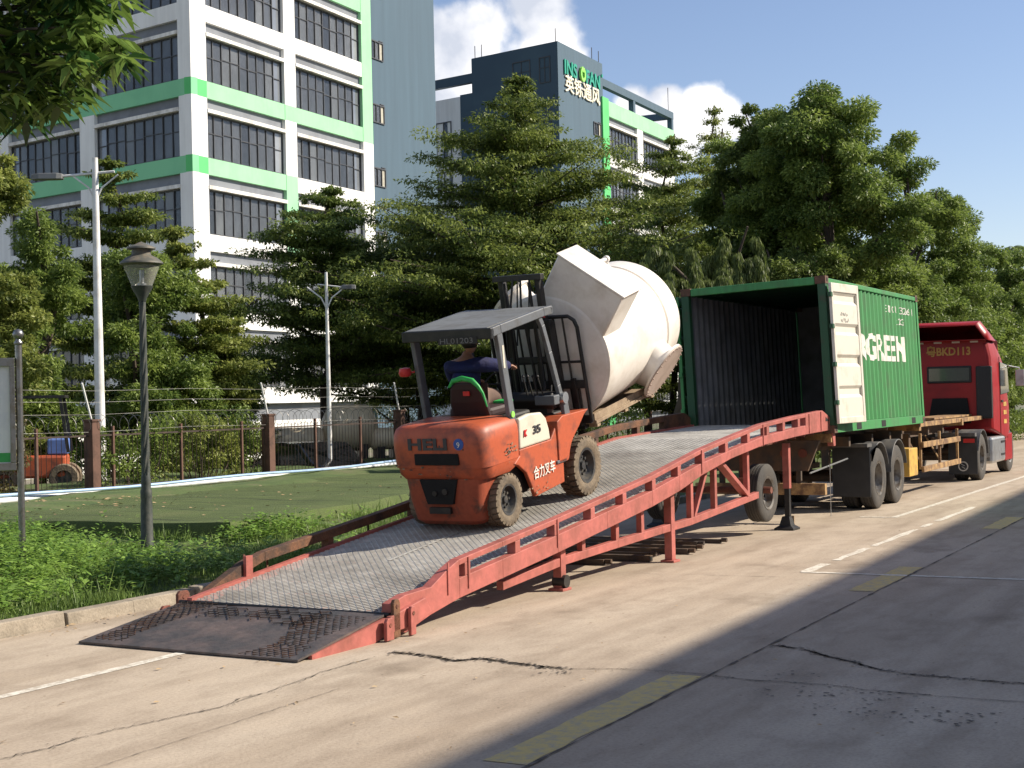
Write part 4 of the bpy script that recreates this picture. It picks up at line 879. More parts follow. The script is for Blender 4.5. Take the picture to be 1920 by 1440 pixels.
# expanded metal deck: zigzag strands
g = MB(); pitch = .045; wl = .078; nrow = int((13.42-1.28)/pitch); ncol = int((RW-.2)/(wl/2)); th = .0078
for r_ in range(nrow+1):
    u0 = 1.28+r_*pitch; row = []
    for c in range(ncol+1):
        v = .1+(RW-.2)*c/ncol; zig = (1 if (c+r_) % 2 else -1)*pitch*.5; u = min(13.44, max(1.26, u0+zig)); row.append((u, v, zdk(u)))
    n = len(row); L = []
    for (u, v, z) in row: L += [(u-th, v, z-.004), (u+th, v, z+.005)]
    g.add(L, [(2*i, 2*i+1, 2*i+3, 2*i+2) for i in range(n-1)])
g.build('deck_grating', 'grate', ramp_t)
# centre and edge flats on the deck
g = MB()
for v0, v1, ua, ub in ((1.2, 1.235, 3.0, 6.2), (.1, .13, 1.3, 13.4), (RW-.13, RW-.1, 1.3, 13.4)):
    g = MB()
    us = [u for u in ubr if ua < u < ub]; us = [ua]+us+[ub]
    for a, b_ in zip(us[:-1], us[1:]):
        g.add([(a, v0, zdk(a)+.007), (b_, v0, zdk(b_)+.007), (b_, v1, zdk(b_)+.007), (a, v1, zdk(a)+.007)], [(0, 1, 2, 3)])
    g.build('deck_strip', 'grate', ramp_t)
# cross beams + stringers under the deck
g = MB(); u = 1.35
while u < 13.4:
    g.box((u-.03, .1, zdk(u)-.13), (u+.03, RW-.1, zdk(u)-.025)); u += .41
for v in (.72, 1.21, 1.7):
    us = ubr
    for a, b_ in zip(us[:-1], us[1:]): g.beam((a, v, zdk(a)-.19), (b_, v, zdk(b_)-.19), .07, .12)
g.build('crossbeams', 'rust', ramp_t)
def beam_poly(us, f_lo, f_hi): return [(u, f_hi(u)) for u in us] + [(u, f_lo(u)) for u in reversed(us)]
posts = [2.55, 3.5, 4.32, 5.15, 5.95, 6.75, 7.5, 8.25, 9.05, 9.85, 10.6, 11.25, 11.9]
def side(v0, v1, m, near):
    RT, SB = (.055, .175) if near else (.095, .2)
    g = MB(); n_ = [2.4, 3.2, 4.34, 5.5, 6.7, 7.5, 8.19, 9.2, 10.4, 11.7, 12.2]
    for a, b_ in zip(n_[:-1], n_[1:]):   # top rail and lower plate
        g.prism([(a, ztop(a)), (b_, ztop(b_)), (b_, ztop(b_)-RT), (a, ztop(a)-RT)], v0, v1, 'xz')
        hb = lambda u: np.interp(u, [2.4, 7.5, 9.0, 12.2], [.36, .365, .29, .31])
        g.prism([(a, ztop(a)-SB), (b_, ztop(b_)-SB), (b_, ztop(b_)-hb(b_)), (a, ztop(a)-hb(a))], v0, v1, 'xz')
    for u in (posts if near else posts[1::2]):
        w_ = .05; g.prism([(u-w_, ztop(u-w_)-RT), (u+w_, ztop(u+w_)-RT), (u+w_, ztop(u+w_)-SB), (u-w_, ztop(u-w_)-SB)], v0, v1, 'xz')
    # solid upper end with sloping nose
    g.prism([(12.2, ztop(12.2)), (12.99, 1.77), (13.58, 1.59), (13.6, 1.2), (13.5, 1.2), (13.42, 1.46), (12.2, ztop(12.2)-.31)], v0, v1, 'xz')
    # lower end: sweeps down from the rail to the hinge
    if not near:
        g.prism([(2.4, .57), (2.4, .48), (2.2, .42), (1.62, .2), (1.45, .2), (1.5, .26), (2.1, .5)], v0, v1, 'xz'); e2 = MB()
        for a, b_ in zip(ubr[:-1], ubr[1:]): e2.prism([(a, zdk(a)+.03), (b_, zdk(b_)+.03), (b_, zdk(b_)-.07), (a, zdk(a)-.07)], v0-.06, v0-.002, 'xz')
        e2.build('deck_edge', 'red', ramp_t)
    if near: g.prism([(2.4, .57), (2.4, .21), (1.9, .12), (1.5, .02), (1.28, .05), (1.28, .3), (1.5, .35), (1.92, .37), (2.2, .5)], v0, v1, 'xz')
    o = g.build('side_beam', m, ramp_t, bevel=.006)
    e = MB(); vf = v0-.012 if near else v1+.002
    for u in (12.35, 12.9, 2.2, 2.56, 4.33, 8.2, 10.4): e.prism([(u-.012, ztop(u)-.3), (u+.012, ztop(u)-.3), (u+.012, ztop(u)-.01), (u-.012, ztop(u)-.01)], vf, vf+.012, 'xz')
    e.build('weld_rib', m, o)
    return o
side(0, .1, 'red', True); side(RW-.1, RW, 'rustrail', False)
tri = MB(); tri.prism([(13.12, 1.6), (13.3, 1.6), (13.13, 1.67)], -.003, .0, 'xz'); tri.build('nose_slot', 'slot', ramp_t)
# far rail rises over the deck like an open handrail on legs
# underframe truss on both sides
zch = lin([(3.4, .2), (4.65, .31), (7.22, .42), (8.1, .45), (10.5, .63)])
for v0, m in ((.12, 'red'), (RW-.2, 'rust')):
    g = MB(); us = [3.4, 4.65, 6, 7.22, 8.1, 9.3, 10.5]
    for a, b_ in zip(us[:-1], us[1:]): g.prism([(a, zch(a)+.045), (b_, zch(b_)+.045), (b_, zch(b_)-.045), (a, zch(a)-.045)], v0, v0+.08, 'xz')
    for u in (5.16, 6.0, 6.68, 8.16, 8.95, 10.13):
        g.box((u-.04, v0+.005, zch(u)+.04), (u+.04, v0+.075, ztop(u)-.3))
    g.beam((8.25, v0+.04, .5), (8.72, v0+.04, ztop(8.72)-.3), .05, .07, (0, 1, 0)); g.beam((9.1, v0+.04, ztop(9.1)-.3), (10.08, v0+.04, .66), .06, .11, (0, 1, 0))
    g.build('truss', m, ramp_t, bevel=.005)
    for u, z1 in ((4.65, ztop(4.65)-.3), (7.52, ztop(7.52)-.3)):
        g = MB(); g.box((u-.055, v0-.01, .03), (u+.055, v0+.09, z1)); g.box((u-.1, v0-.05, 0), (u+.1, v0+.13, .03)); g.build('leg', m, ramp_t, bevel=.005)
    g = MB(); g.cyl((4.65, v0-.05, .1), (4.65, v0+.1, .1), .07, 14); g.build('foot_roller', 'black', ramp_t)
    # hydraulic jack leg near the top
    vv = v0+.1
    g = MB(); g.box((12.02, vv, .62), (12.115, vv+.1, 1.3)); o = g.build('jack_leg', m, ramp_t, bevel=.006)
    g = MB(); g.box((12.035, vv+.01, .16), (12.105, vv+.085, .615)); g.build('jack_inner_tube', 'black', o)
    g = MB(); g.loft([[(12.065+a*x_, vv+.065+b_*x_, z) for a, b_ in ((-1, -1), (1, -1), (1, 1), (-1, 1))] for z, x_ in ((0, .15), (.03, .15), (.07, .09), (.2, .055))]); g.build('jack_foot', 'black', o)
    g = MB(); g.box((12.2, vv+.0, .02), (12.235, vv+.1, .2)); g.build('jack_pin_plate', 'wood', o)
# axle, hanging wheels
ax = MB(); ax.cyl((11.35, .25, .64), (11.35, RW-.25, .64), .05, 12); ax.box((11.0, .5, .66), (11.12, .6, 1.3)); ax.box((11.0, RW-.6, .66), (11.12, RW-.5, 1.3)); ax.box((10.9, .5, .74), (11.75, .6, .84)); ax.box((10.9, RW-.6, .74), (11.75, RW-.5, .84)); ax.build('axle', 'rust', ramp_t)
def heavy_wheel(parent, c, r, w, tyre='tyre', rim='rimsteel', side=-1, ribs=4, deep=True, name='wheel', bolts=8):
    """tyre with rounded shoulders and tread grooves, dished rim (side -1 faces -Y)"""
    x, y, z = c; g = MB(); pr = [(r*.56, -w*.46), (r*.7, -w*.5), (r*.9, -w*.49), (r*.975, -w*.42)]
    for i in range(ribs):
        a = -w*.4+w*.8*i/ribs; b_ = -w*.4+w*.8*(i+1)/ribs; pr += [(r, a+.004), (r, b_-.012), (r*.975, b_-.008), (r*.975, b_)]
    pr += [(r*.975, w*.42), (r*.9, w*.49), (r*.7, w*.5), (r*.56, w*.46)]
    g.lathe(pr, c, 'y', 40); o = g.build(name, tyre, parent, smooth=35)
    g = MB(); s_ = side; dd = .5 if deep else .1
    g.lathe([(0, s_*w*.12), (r*.13, s_*w*.12), (r*.15, -s_*w*.02), (r*.4, -s_*w*.08*dd), (r*.47, s_*w*.12), (r*.5, s_*w*.44), (r*.58, s_*w*.49), (r*.585, s_*w*.40), (r*.585, -s_*w*.4), (r*.2, -s_*w*.4)], c, 'y', 32)
    for i in range(bolts):
        a = 6.283*i/bolts; g.cyl((x+math.cos(a)*r*.28, y-s_*w*.05, z+math.sin(a)*r*.28), (x+math.cos(a)*r*.28, y+s_*w*.06, z+math.sin(a)*r*.28), r*.035, 6)
    g.mi = 1
    for i in range(bolts):
        a = 6.283*(i+.5)/bolts; g.cyl((x+math.cos(a)*r*.37, y-s_*w*.06, z+math.sin(a)*r*.37), (x+math.cos(a)*r*.37, y+s_*w*.025, z+math.sin(a)*r*.37), r*.045, 8)
    g.build('rim', [rim, 'slot'], o, smooth=35); return o
heavy_wheel(ramp_t, (11.35, .42, .60), .425, .26, side=-1, ribs=5, deep=False); heavy_wheel(ramp_t, (11.35, RW-.42, .60), .425, .26, side=1, ribs=5, deep=False)
# lip plate with torn mesh
g = MB(); g.add([(-.02, 0, .008), (-.02, RW, .008), (1.36, RW-.02, .2), (1.2, .02, .2), (-.02, 0, .026), (-.02, RW, .026), (1.36, RW-.02, .218), (1.2, .02, .218)],
                [(0, 1, 2, 3), (4, 7, 6, 5), (0, 3, 7, 4), (1, 5, 6, 2), (2, 6, 7, 3), (0, 4, 5, 1)]); g.build('lip_plate', 'lip', ramp_t)
g = MB(); g.prism([(.15, .0), (.15, .035), (1.2, .19), (1.24, .05), (1.0, .0)], -.012, .03, 'xz'); g.build('lip_side_plate', 'red', ramp_t)
g = MB(); g.prism([(.5, .0), (.5, .085), (1.3, .19), (1.34, .05), (1.0, .0)], RW-.02, RW+.02, 'xz'); g.build('lip_side_plate', 'rust', ramp_t)
def lipz(u): return .022+.192*max(0, u)/1.25
g = MB(); rs = random.Random(3)
def strand(p, q): g.beam(p, q, .007, .006)
for (ua, ub, fa_, fb) in ((.03, 1.15, lambda u: .1+.16*(1-u)*(u > .3), lambda u: .62-.13*math.sin(u*5)), (.1, 1.3, lambda u: 1.98+.05*math.sin(u*4), lambda u: 2.32)):
    r_ = 0; u = ua
    while u < ub:
        lo, hi = fa_(u), fb(u); c = 0; v = lo
        while v < hi:
            s_ = 1 if (r_+c) % 2 else -1
            if rs.random() > .1: strand((u+s_*.0225, v, lipz(u)+.006), (u-s_*.0225, v+.038, lipz(u)+.006+rs.uniform(0, .004)))
            v += .038; c += 1
        u += .045; r_ += 1
for (uc, vc, ru, rv) in ((1.02, 1.62, .14, .2), (1.03, 1.12, .14, .2), (.98, .68, .2, .16)):
    for i in range(70):
        u, v = rs.uniform(uc-ru, uc+ru), rs.uniform(vc-rv, vc+rv); iu, iv = round(u/.062)*.062, round(v/.06)*.06; s_ = 1 if (round(u/.062)+round(v/.06)) % 2 else -1
        strand((iu+s_*.031, iv, lipz(iu)+.009), (iu-s_*.031, iv+.06, lipz(iu)+.011))
g.build('torn_mesh', 'darkmesh', ramp_t)
# hinge lugs
g = MB(); g.cyl((1.26, .0, .205), (1.26, RW, .205), .022, 10); g.build('hinge_rod', 'black', ramp_t)
def lug(u, v, h, w_, m): g = MB(); g.prism([(u-w_, 0.01), (u+w_, 0.01), (u+w_, h-.03), (u+w_*.6, h), (u-w_*.6, h), (u-w_, h-.03)], v, v+.035, 'xz'); o = g.build('hinge_lug', m, ramp_t, bevel=.006); g = MB(); g.cyl((u, v-.006, h-.06), (u, v+.04, h-.06), .018, 10); g.build('hinge_pin', 'rust', o)
lug(1.14, -.09, .2, .055, 'red'); lug(1.3, -.05, .34, .05, 'rustrail'); lug(1.48, -.1, .26, .04, 'red'); lug(1.35, RW+.03, .3, .08, 'rust'); lug(1.15, RW+.06, .18, .07, 'rust')
g = MB(); g.prism([(1.2, .06), (1.2, .2), (1.75, .3), (1.85, .16), (1.6, .08)], -.05, -.002, 'xz'); g.build('hinge_bracket', 'red', ramp_t, bevel=.006)
# far side open rail brackets
g = MB(); g.prism([(2.06, .3), (2.16, .3), (2.16, .56), (2.06, .56)], RW-.14, RW-.104, 'xz'); g.build('rail_end_bracket', 'red', ramp_t)
# steel tubes stored on the ground under the ramp
BR = [(16.6, 7.55, 9.6, .09), (17.1, 7.15, 9.4, .1), (17.55, 7.35, 9.6, .08), (18.05, 7.02, 9.3, .09), (18.55, 7.1, 9.5, .08), (19.0, 7.25, 9.6, .09), (19.5, 7.1, 9.4, .07), (16.1, 8.1, 9.3, .1)]
ordn = ['nearest but one', 'longest front', 'third', 'fourth', 'fifth', 'sixth', 'farthest', 'shortest and nearest']
for (x, ya, yb, s_), nm in zip(BR, ordn):
    g = MB(); g.box((x, ya, .004), (x+s_, yb, .004+s_*.75)); g.mi = 1; g.box((x+.012, ya-.002, .016), (x+s_-.012, ya+.01, .004+s_*.75-.012)); g.mi = 0
    if s_ < .095: g.cyl((x+s_*.5, ya-.09, .05), (x+s_*.5, ya-.01, .05), .03, 8)
    tag(g.build('square_tube', ['bar', 'slot']), 'dark steel square tube on the road under the ramp, %s of the row' % nm, 'steel tube', 'steel tubes lying under the ramp')
# ================================================================ forklift
deck_ = lambda u: float(np.interp(u, [1.25, 2.4, 4, 6.7, 8.2, 10.4, 13.45], [.22, .375, .575, .91, 1.15, 1.43, 1.55]))
rex = Vector((math.cos(RD), math.sin(RD), 0)); rey = Vector((-math.sin(RD), math.cos(RD), 0))
SL = math.atan2(deck_(6.5)-deck_(4.7), 1.8)
FO = Vector((9.68, 7.07, 0)) + rex*4.7 + rey*1.33 + Vector((0, 0, deck_(4.7)+.012))
F = thing('forklift', 'orange forklift with grey roof driving up the ramp with a white tank', 'forklift', FO, (0, -SL, RD))
def rrect(x0, x1, hw, r, z, n=5, rf=None):
    """closed ring, rounded rear corners (x0 side), front corners radius rf"""
    rf = r if rf is None else rf; o = []
    for cx, cy, a0, rr in ((x0+r, -hw+r, math.pi, r), (x1-rf, -hw+rf, 1.5*math.pi, rf), (x1-rf, hw-rf, 0, rf), (x0+r, hw-r, .5*math.pi, r)):
        for i in range(n+1):
            a = a0+.5*math.pi*i/n; o.append((cx+rr*math.cos(a), cy+rr*math.sin(a), z))
    return o
g = MB()
g.loft([rrect(-.47, .1, .55, .2, .585, rf=.03), rrect(-.505, .2, .585, .2, .64, rf=.03), rrect(-.515, .24, .595, .2, .72, rf=.03)]); 
g.loft([rrect(-.52, .24, .6, .17, .722, rf=.03), rrect(-.54, .255, .6, .17, .9, rf=.03), rrect(-.54, .26, .605, .17, .98, rf=.03), rrect(-.53, .26, .6, .17, 1.08, rf=.03), rrect(-.505, .25, .58, .17, 1.14, rf=.03), rrect(-.46, .24, .54, .17, 1.175, rf=.03), rrect(-.38, .2, .46, .14, 1.19, rf=.03)])
g.build('counterweight', 'orange', F, smooth=32)
g = MB(); g.loft([rrect(-.36, -.05, .38, .1, .08, rf=.02), rrect(-.43, -.02, .43, .13, .13, rf=.02), rrect(-.475, .0, .46, .13, .35, rf=.02), rrect(-.5, .0, .5, .17, .6, rf=.02)]); g.build('counterweight_foot', 'orange_worn_shaded', F, smooth=32)
# grilles at the rear
g = MB(); g.prism([(-.33, .76), (.25, .83), (.25, .93), (.22, .955), (-.3, .88), (-.33, .86)][::1], -.60, -.56, 'yz') if 0 else g.box((-.556, -.30, .76), (-.52, .26, .885)); g.build('rear_grille', 'slot', F, bevel=.01)
g = MB(); g.prism([(-.24, .6), (.24, .6), (.16, .33), (-.16, .33)], -.522, -.46, 'yz'); g.build('drawbar_recess', 'slot', F)
g = MB(); g.cyl((-.54, -.08, .47), (-.47, -.08, .47), .035, 10); g.cyl((-.54, .05, .45), (-.47, .05, .45), .03, 10); g.box((-.50, -.11, .22), (-.44, .16, .29)); g.build('tow_pin', 'black', F)
g = MB(); rs = random.Random(12)
for (x_, y_, z_, nx) in [(-.0, -.609, .80, 0)]*0+[(rs.gauss(.02, .06), -.6085, rs.gauss(.82, .045), 0) for _ in range(26)]+[(-.5435, rs.uniform(-.4, .5), rs.choice((.66, .73, .97, .6))+rs.gauss(0, .03), 1) for _ in range(22)]+[(.7+rs.gauss(0, .25), -.6125, rs.uniform(.24, .34), 0) for _ in range(14)]:
    k = 6; r1, r2 = rs.uniform(.006, .03), rs.uniform(.004, .014)
    pts = [(r1*math.cos(6.28*i/k)*rs.uniform(.6, 1.3), r2*math.sin(6.28*i/k)*rs.uniform(.6, 1.3)) for i in range(k)]
    g.add([((x_+a, y_, z_+b_) if not nx else (x_, y_+a, z_+b_)) for a, b_ in pts], [tuple(range(k))])
o = g.build('paint_chips', mat('chipped_primer', (.05, .04, .035), (.3, .2, .13), rough=.8, scale=30, thr=(.45, .55)), F)
# chassis sides, hood, cowls
for s_ in (-1, 1):
    y0, y1 = (-.6, -.55) if s_ < 0 else (.55, .6)
    g = MB(); g.prism([(.24, .735), (.24, .80), (.97, .80), (1.1, .92), (1.14, .6), (1.24, .56), (1.22, .26), (.52, .22), (.45, .36), (.36, .52), (.2, .63), (.1, .66)], y0, y1, 'xz'); g.build('side_panel', 'orange', F, bevel=.012)
    g = MB(); g.prism([(.245, .805), (.265, 1.14), (.5, 1.165), (.78, 1.14), (.88, 1.06), (.93, .93), (.95, .805)], y0-.012*(s_ < 0), y1+.012*(s_ > 0), 'xz'); g.build('cowl', 'cream', F, bevel=.02)
    # front fender
    g = MB(); yi = -.56 if s_ < 0 else .30; yo = yi+.26
    if s_ < 0: yi, yo = -.62, -.3
    arc = [(1.74+.43*math.cos(a), .42+.43*math.sin(a)) for a in [R(165-i*12) for i in range(8)]]
    arc2 = [(1.74+.41*math.cos(a), .42+.41*math.sin(a)) for a in [R(165-i*12) for i in range(8)]]
    g.prism([(1.1, .5), (1.12, .98), (1.25, 1.03), (1.92, 1.02), (1.8, .97), (1.66, .86)] + arc2[3::-1] + [(1.31, .5)], yi, yo, 'xz'); g.build('front_fender', 'orange', F, bevel=.008)
    g = MB(); g.box((1.05, y0-.02, .5), (1.28, y1+.02, .535)); g.build('step', 'guard', F, bevel=.005)
g = MB(); g.box((.15, -.5, .3), (1.25, .5, .8)); g.box((-.1, -.4, .25), (1.2, .4, .5)); g.build('chassis', 'blackplastic', F)
g = MB(); g.box((.2, -.38, .8), (.95, .38, 1.16)); g.build('hood', 'blackplastic', F, bevel=.03)
g = MB(); g.box((.9, -.5, .7), (1.35, .5, .74)); g.box((1.3, -.4, .74), (1.45, .4, 1.15)); g.build('floor_plate', 'black', F)
g = MB(); g.prism([(1.3, 1.1), (1.5, 1.12), (1.5, 1.22), (1.42, 1.3), (1.28, 1.3), (1.2, 1.22)], -.5, .5, 'xz'); g.build('dashboard', 'blackplastic', F, bevel=.02)
g = MB(); g.box((1.2, -.56, 1.16), (1.34, -.3, 1.27)); g.build('dash_side_box', 'guard', F, bevel=.01)
# wheels
def fork_wheel(c, r, w, lug=True, name='wheel'):
    x, y, z = c; g = MB()
    g.lathe([(r*.6, -w*.42), (r*.72, -w*.5), (r*.88, -w*.5), (r*.94, -w*.46), (r*.945, w*.46), (r*.88, w*.5), (r*.72, w*.5), (r*.6, w*.42)], c, 'y', 40)
    n = 26
    for i in range(n):
        for sd_ in (-1, 1):
            a = 6.283*(i+(.5 if sd_ > 0 else 0))/n; da = .082; rr0, rr1 = r*.8, r*1.0; ya, yb = (sd_*w*.51, sd_*w*.06)
            P = lambda q, a_, yy: (x+q*math.cos(a_), y+yy, z+q*math.sin(a_))
            g.add([P(rr0, a-da, ya), P(rr0, a+da, ya), P(rr1, a+da, ya*.92), P(rr1, a-da, ya*.92), P(r*.93, a-da+.05, yb), P(r*.93, a+da+.05, yb), P(rr1, a+da+.05, yb), P(rr1, a-da+.05, yb)],
                  [(0, 1, 2, 3), (3, 2, 6, 7), (0, 3, 7, 4), (1, 5, 6, 2), (4, 7, 6, 5)])
    o = g.build(name, 'tyre_dusty', F, smooth=30); s_ = -1 if y < 0 else 1
    g = MB(); g.lathe([(0, s_*w*.25), (r*.13, s_*w*.25), (r*.15, s_*w*.12), (r*.42, s_*w*.08), (r*.47, s_*w*.2), (r*.52, s_*w*.42), (r*.6, s_*w*.44), (r*.61, s_*w*.36), (r*.61, -s_*w*.4), (0, -s_*w*.4)], c, 'y', 30)
    for i in range(8):
        a = 6.283*i/8; g.cyl((x+math.cos(a)*r*.29, y+s_*w*.05, z+math.sin(a)*r*.29), (x+math.cos(a)*r*.29, y+s_*w*.2, z+math.sin(a)*r*.29), r*.055, 6)
    g.build('rim', 'rim', o, smooth=35)
for s_ in (-1, 1):
    fork_wheel((.0, s_*.47, .29), .29, .2); fork_wheel((1.8, s_*.5, .355), .355, .24)
g = MB(); g.cyl((0, -.4, .29), (0, .4, .29), .06, 8); g.box((-.12, -.3, .24), (.12, .3, .42)); g.cyl((1.8, -.4, .355), (1.8, .4, .355), .09, 8); g.build('axle', 'black', F)
# overhead guard
for s_ in (-1, 1):
    y = s_*.545
    g = MB(); g.beam((.07, y, 2.17), (.27, y, .76), .055, .115, (1, 0, 0)); g.build('rear_pillar', 'guard', F, bevel=.01)
    g = MB(); pts = [(1.03, 2.2), (1.1, 2.1), (1.22, 1.78), (1.36, 1.38), (1.46, 1.1), (1.5, .98), (1.47, .86)]
    for a, b_ in zip(pts[:-1], pts[1:]): g.beam((a[0], y*.97, a[1]), (b_[0], y*.97, b_[1]), .05, .075, (1, 0, 0))
    g.prism([(1.38, 1.28), (1.5, 1.2), (1.56, .9), (1.42, .86)], y-.03 if s_ < 0 else y-.02, y+.02 if s_ < 0 else y+.03, 'xz'); g.build('front_pillar', 'guard', F, bevel=.008)
    MB().cyl((1.42, y-.035*s_, 1.22), (1.42, y+.05*s_, 1.22), .07, 14).build('work_lamp', 'alu', F)
g = MB()
top = [(-.1, 2.185), (.05, 2.205), (.5, 2.245), (1.1, 2.3), (1.3, 2.305)]
for (xa, za), (xb, zb) in zip(top[:-1], top[1:]): g.add([(xa, -.53, za), (xb, -.53, zb), (xb, .53, zb), (xa, .53, za), (xa, -.53, za-.03), (xb, -.53, zb-.03), (xb, .53, zb-.03), (xa, .53, za-.03)], [(0, 1, 2, 3), (4, 7, 6, 5), (0, 4, 5, 1), (3, 2, 6, 7)] + ([(0, 3, 7, 4)] if xa == -.1 else []) + ([(1, 5, 6, 2)] if xb == 1.3 else []))
g.build('roof_panel', 'guardtop', F)
g = MB()
for s_ in (-1, 1):
    pts = [(-.1, 2.125), (.1, 2.15), (1.1, 2.25), (1.3, 2.26)]
    for a, b_ in zip(pts[:-1], pts[1:]): g.beam((a[0], s_*.55, a[1]), (b_[0], s_*.55, b_[1]), .06, .1)
g.beam((1.28, -.58, 2.26), (1.28, .58, 2.26), .06, .08)
for y in (-.33, -.11, .11, .33): g.beam((-.08, y, 2.13), (1.28, y, 2.25), .03, .04)
g.build('roof_frame', 'guard', F, bevel=.01)
g = MB(); g.beam((-.08, -.58, 2.12), (-.08, .58, 2.12), .07, .12); g.build('rear_crossbeam', 'black', F, bevel=.01)
g = MB(); g.box((-.125, -.4, 2.02), (-.116, .1, 2.1)); plate = g.build('number_plate', 'blackplastic', F)
lettering('HL01203', .085, frame3((-.128, .07, 2.03), (0, -1, 0), (0, 0, 1)), 'guardtop', plate, extrude=.001, width=.42)
g = MB(); g.lathe([(0, -.05), (.06, -.04), (.075, 0), (.06, .05), (0, .06)], (-.02, .64, 1.72), 'z', 14); g.beam((.05, .56, 1.72), (-.02, .62, 1.72), .02, .02); g.build('marker_lamp', 'redpl', F, smooth=50)
g = MB(); g.beam((.9, -.55, 2.24), (1.15, -.55, 2.2), .012, .03); g.build('roof_sticker', 'redpl', F)
# seat
g = MB(); g.loft([[(x0, -.05-w_, z), (x0, -.05+w_, z), (x0+.1, -.05+w_*.9, z), (x0+.1, -.05-w_*.9, z)] for z, w_, x0 in ((1.17, .25, .2), (1.35, .24, .13), (1.5, .2, .09), (1.585, .13, .08))]); seat = g.build('seat_back', 'seatdark', F, bevel=.03)
g = MB(); g.tube([(.115, -.31, 1.3), (.1, -.28, 1.45), (.08, -.24, 1.53), (.075, -.17, 1.6), (.07, -.05, 1.625), (.075, .08, 1.6), (.08, .14, 1.53)], [.008, .014, .022, .03, .032, .028, .014], 8); g.build('piping', 'seatgreen', seat, smooth=60)
MB().box((.07, -.12, 1.43), (.088, -.04, 1.48)).build('seat_label', 'redpl', seat)
g = MB(); g.box((.2, -.3, 1.16), (.72, .25, 1.28)); g.build('seat_cushion', 'seatdark', F, bevel=.04)
MB().box((.55, -.3, 1.27), (.72, -.12, 1.31)).build('cushion_trim', 'seatgreen', F, bevel=.015)
g = MB(); g.box((-.0, -.02, 1.83), (.01, .06, 2.0)); g.box((.0, .08, 1.84), (.01, .15, 2.0)); 
# steering wheel and levers
g = MB(); g.tube([(1.3, .12, 1.25), (1.08, .1, 1.42)], .025, 8); c = Vector((1.06, .1, 1.44)); n_ = Vector((-.22, 0, .17)).normalized(); u_ = n_.cross(Vector((0, 1, 0))).normalized(); w_ = Vector((0, 1, 0))
g.tube([c+(u_*math.cos(t_)+w_*math.sin(t_))*.17 for t_ in [6.283*i/24 for i in range(25)]], .013, 6, False); g.tube([c-w_*.17, c+w_*.17], .012, 6); g.build('steering_wheel', 'blackplastic', F, smooth=50)
for i, y in enumerate((-.2, -.27, -.34, -.41)):
    g = MB(); g.tube([(1.22, y, 1.28), (1.15-.01*i, y, 1.5)], .009, 6); g.lathe([(0, -.02), (.02, 0), (0, .025)], (1.15-.01*i, y, 1.51), 'z', 8); g.build('lever', 'blackplastic', F, smooth=50)
# mast: leaning back
mf = thing_m = None
TA = R(6.5)
def mp(a, y, h): return (1.88 - math.sin(TA)*h + math.cos(TA)*a, y, .16 + math.cos(TA)*h + math.sin(TA)*a)   # a forward, h up the mast
for s_ in (-1, 1):
    g = MB(); g.beam(mp(0, s_*.33, 0), mp(0, s_*.33, 1.95), .06, .13, (1, 0, 0)); g.build('outer_mast', 'black', F, bevel=.006)
    g = MB(); g.beam(mp(.02, s_*.25, .3), mp(.02, s_*.25, 2.5), .06, .11, (1, 0, 0)); g.build('inner_mast', 'black', F, bevel=.006)
    g = MB(); g.tube([mp(-.08, s_*.17, .2), mp(-.08, s_*.17, 1.5)], .035, 10); g.tube([mp(-.08, s_*.17, 1.5), mp(-.08, s_*.17, 2.45)], .02, 8); g.build('lift_cylinder', 'black', F, smooth=50)
    g = MB(); g.tube([(1.25, s_*.4, .82), mp(-.05, s_*.36, .75)], .035, 10); g.build('tilt_cylinder', 'black', F, smooth=50)
    g = MB(); g.tube([mp(-.1, s_*.1, .4), mp(-.13, s_*.1, 1.4), mp(-.16, s_*.07, 2.2), mp(-.05, s_*.05, 2.52)], .013, 6); g.tube([mp(-.1, s_*.22, .5), mp(-.15, s_*.23, 1.3), mp(-.1, s_*.2, 2.0)], .012, 6); g.build('hose', 'blackplastic', F, smooth=60)
    g = MB(); g.tube([mp(-.12, s_*.08, 1.7), mp(.1, s_*.08, 2.48), mp(.14, s_*.08, 2.3)], .01, 5); g.build('lift_chain', 'black', F)
g = MB()
for h_, w_, t_ in ((.12, .36, .1), (1.0, .36, .1), (1.93, .36, .1), (2.5, .33, .07), (1.5, .28, .07)):
    g = MB(); g.beam(mp(-.02, -w_, h_), mp(-.02, w_, h_), .09, t_); g.build('mast_crossbar', 'black', F, bevel=.006)
g = MB(); g.box((1.3, -.42, .8), (1.62, .42, 1.05)); g.box((1.42, -.3, 1.05), (1.6, .1, 1.22)); g.build('valve_block', 'blackplastic', F, bevel=.02)
g = MB()
for i_ in range(7):
    y_ = -.34+.1*i_; g.tube([(1.5, y_, 1.1), (1.56+.03*math.sin(i_*2), y_, 1.35+.05*math.sin(i_)), (1.66, y_*.8, 1.2), mp(-.1, y_*.7, .9)], .012, 5)
g.build('hydraulic_hoses', 'blackplastic', F, smooth=60)
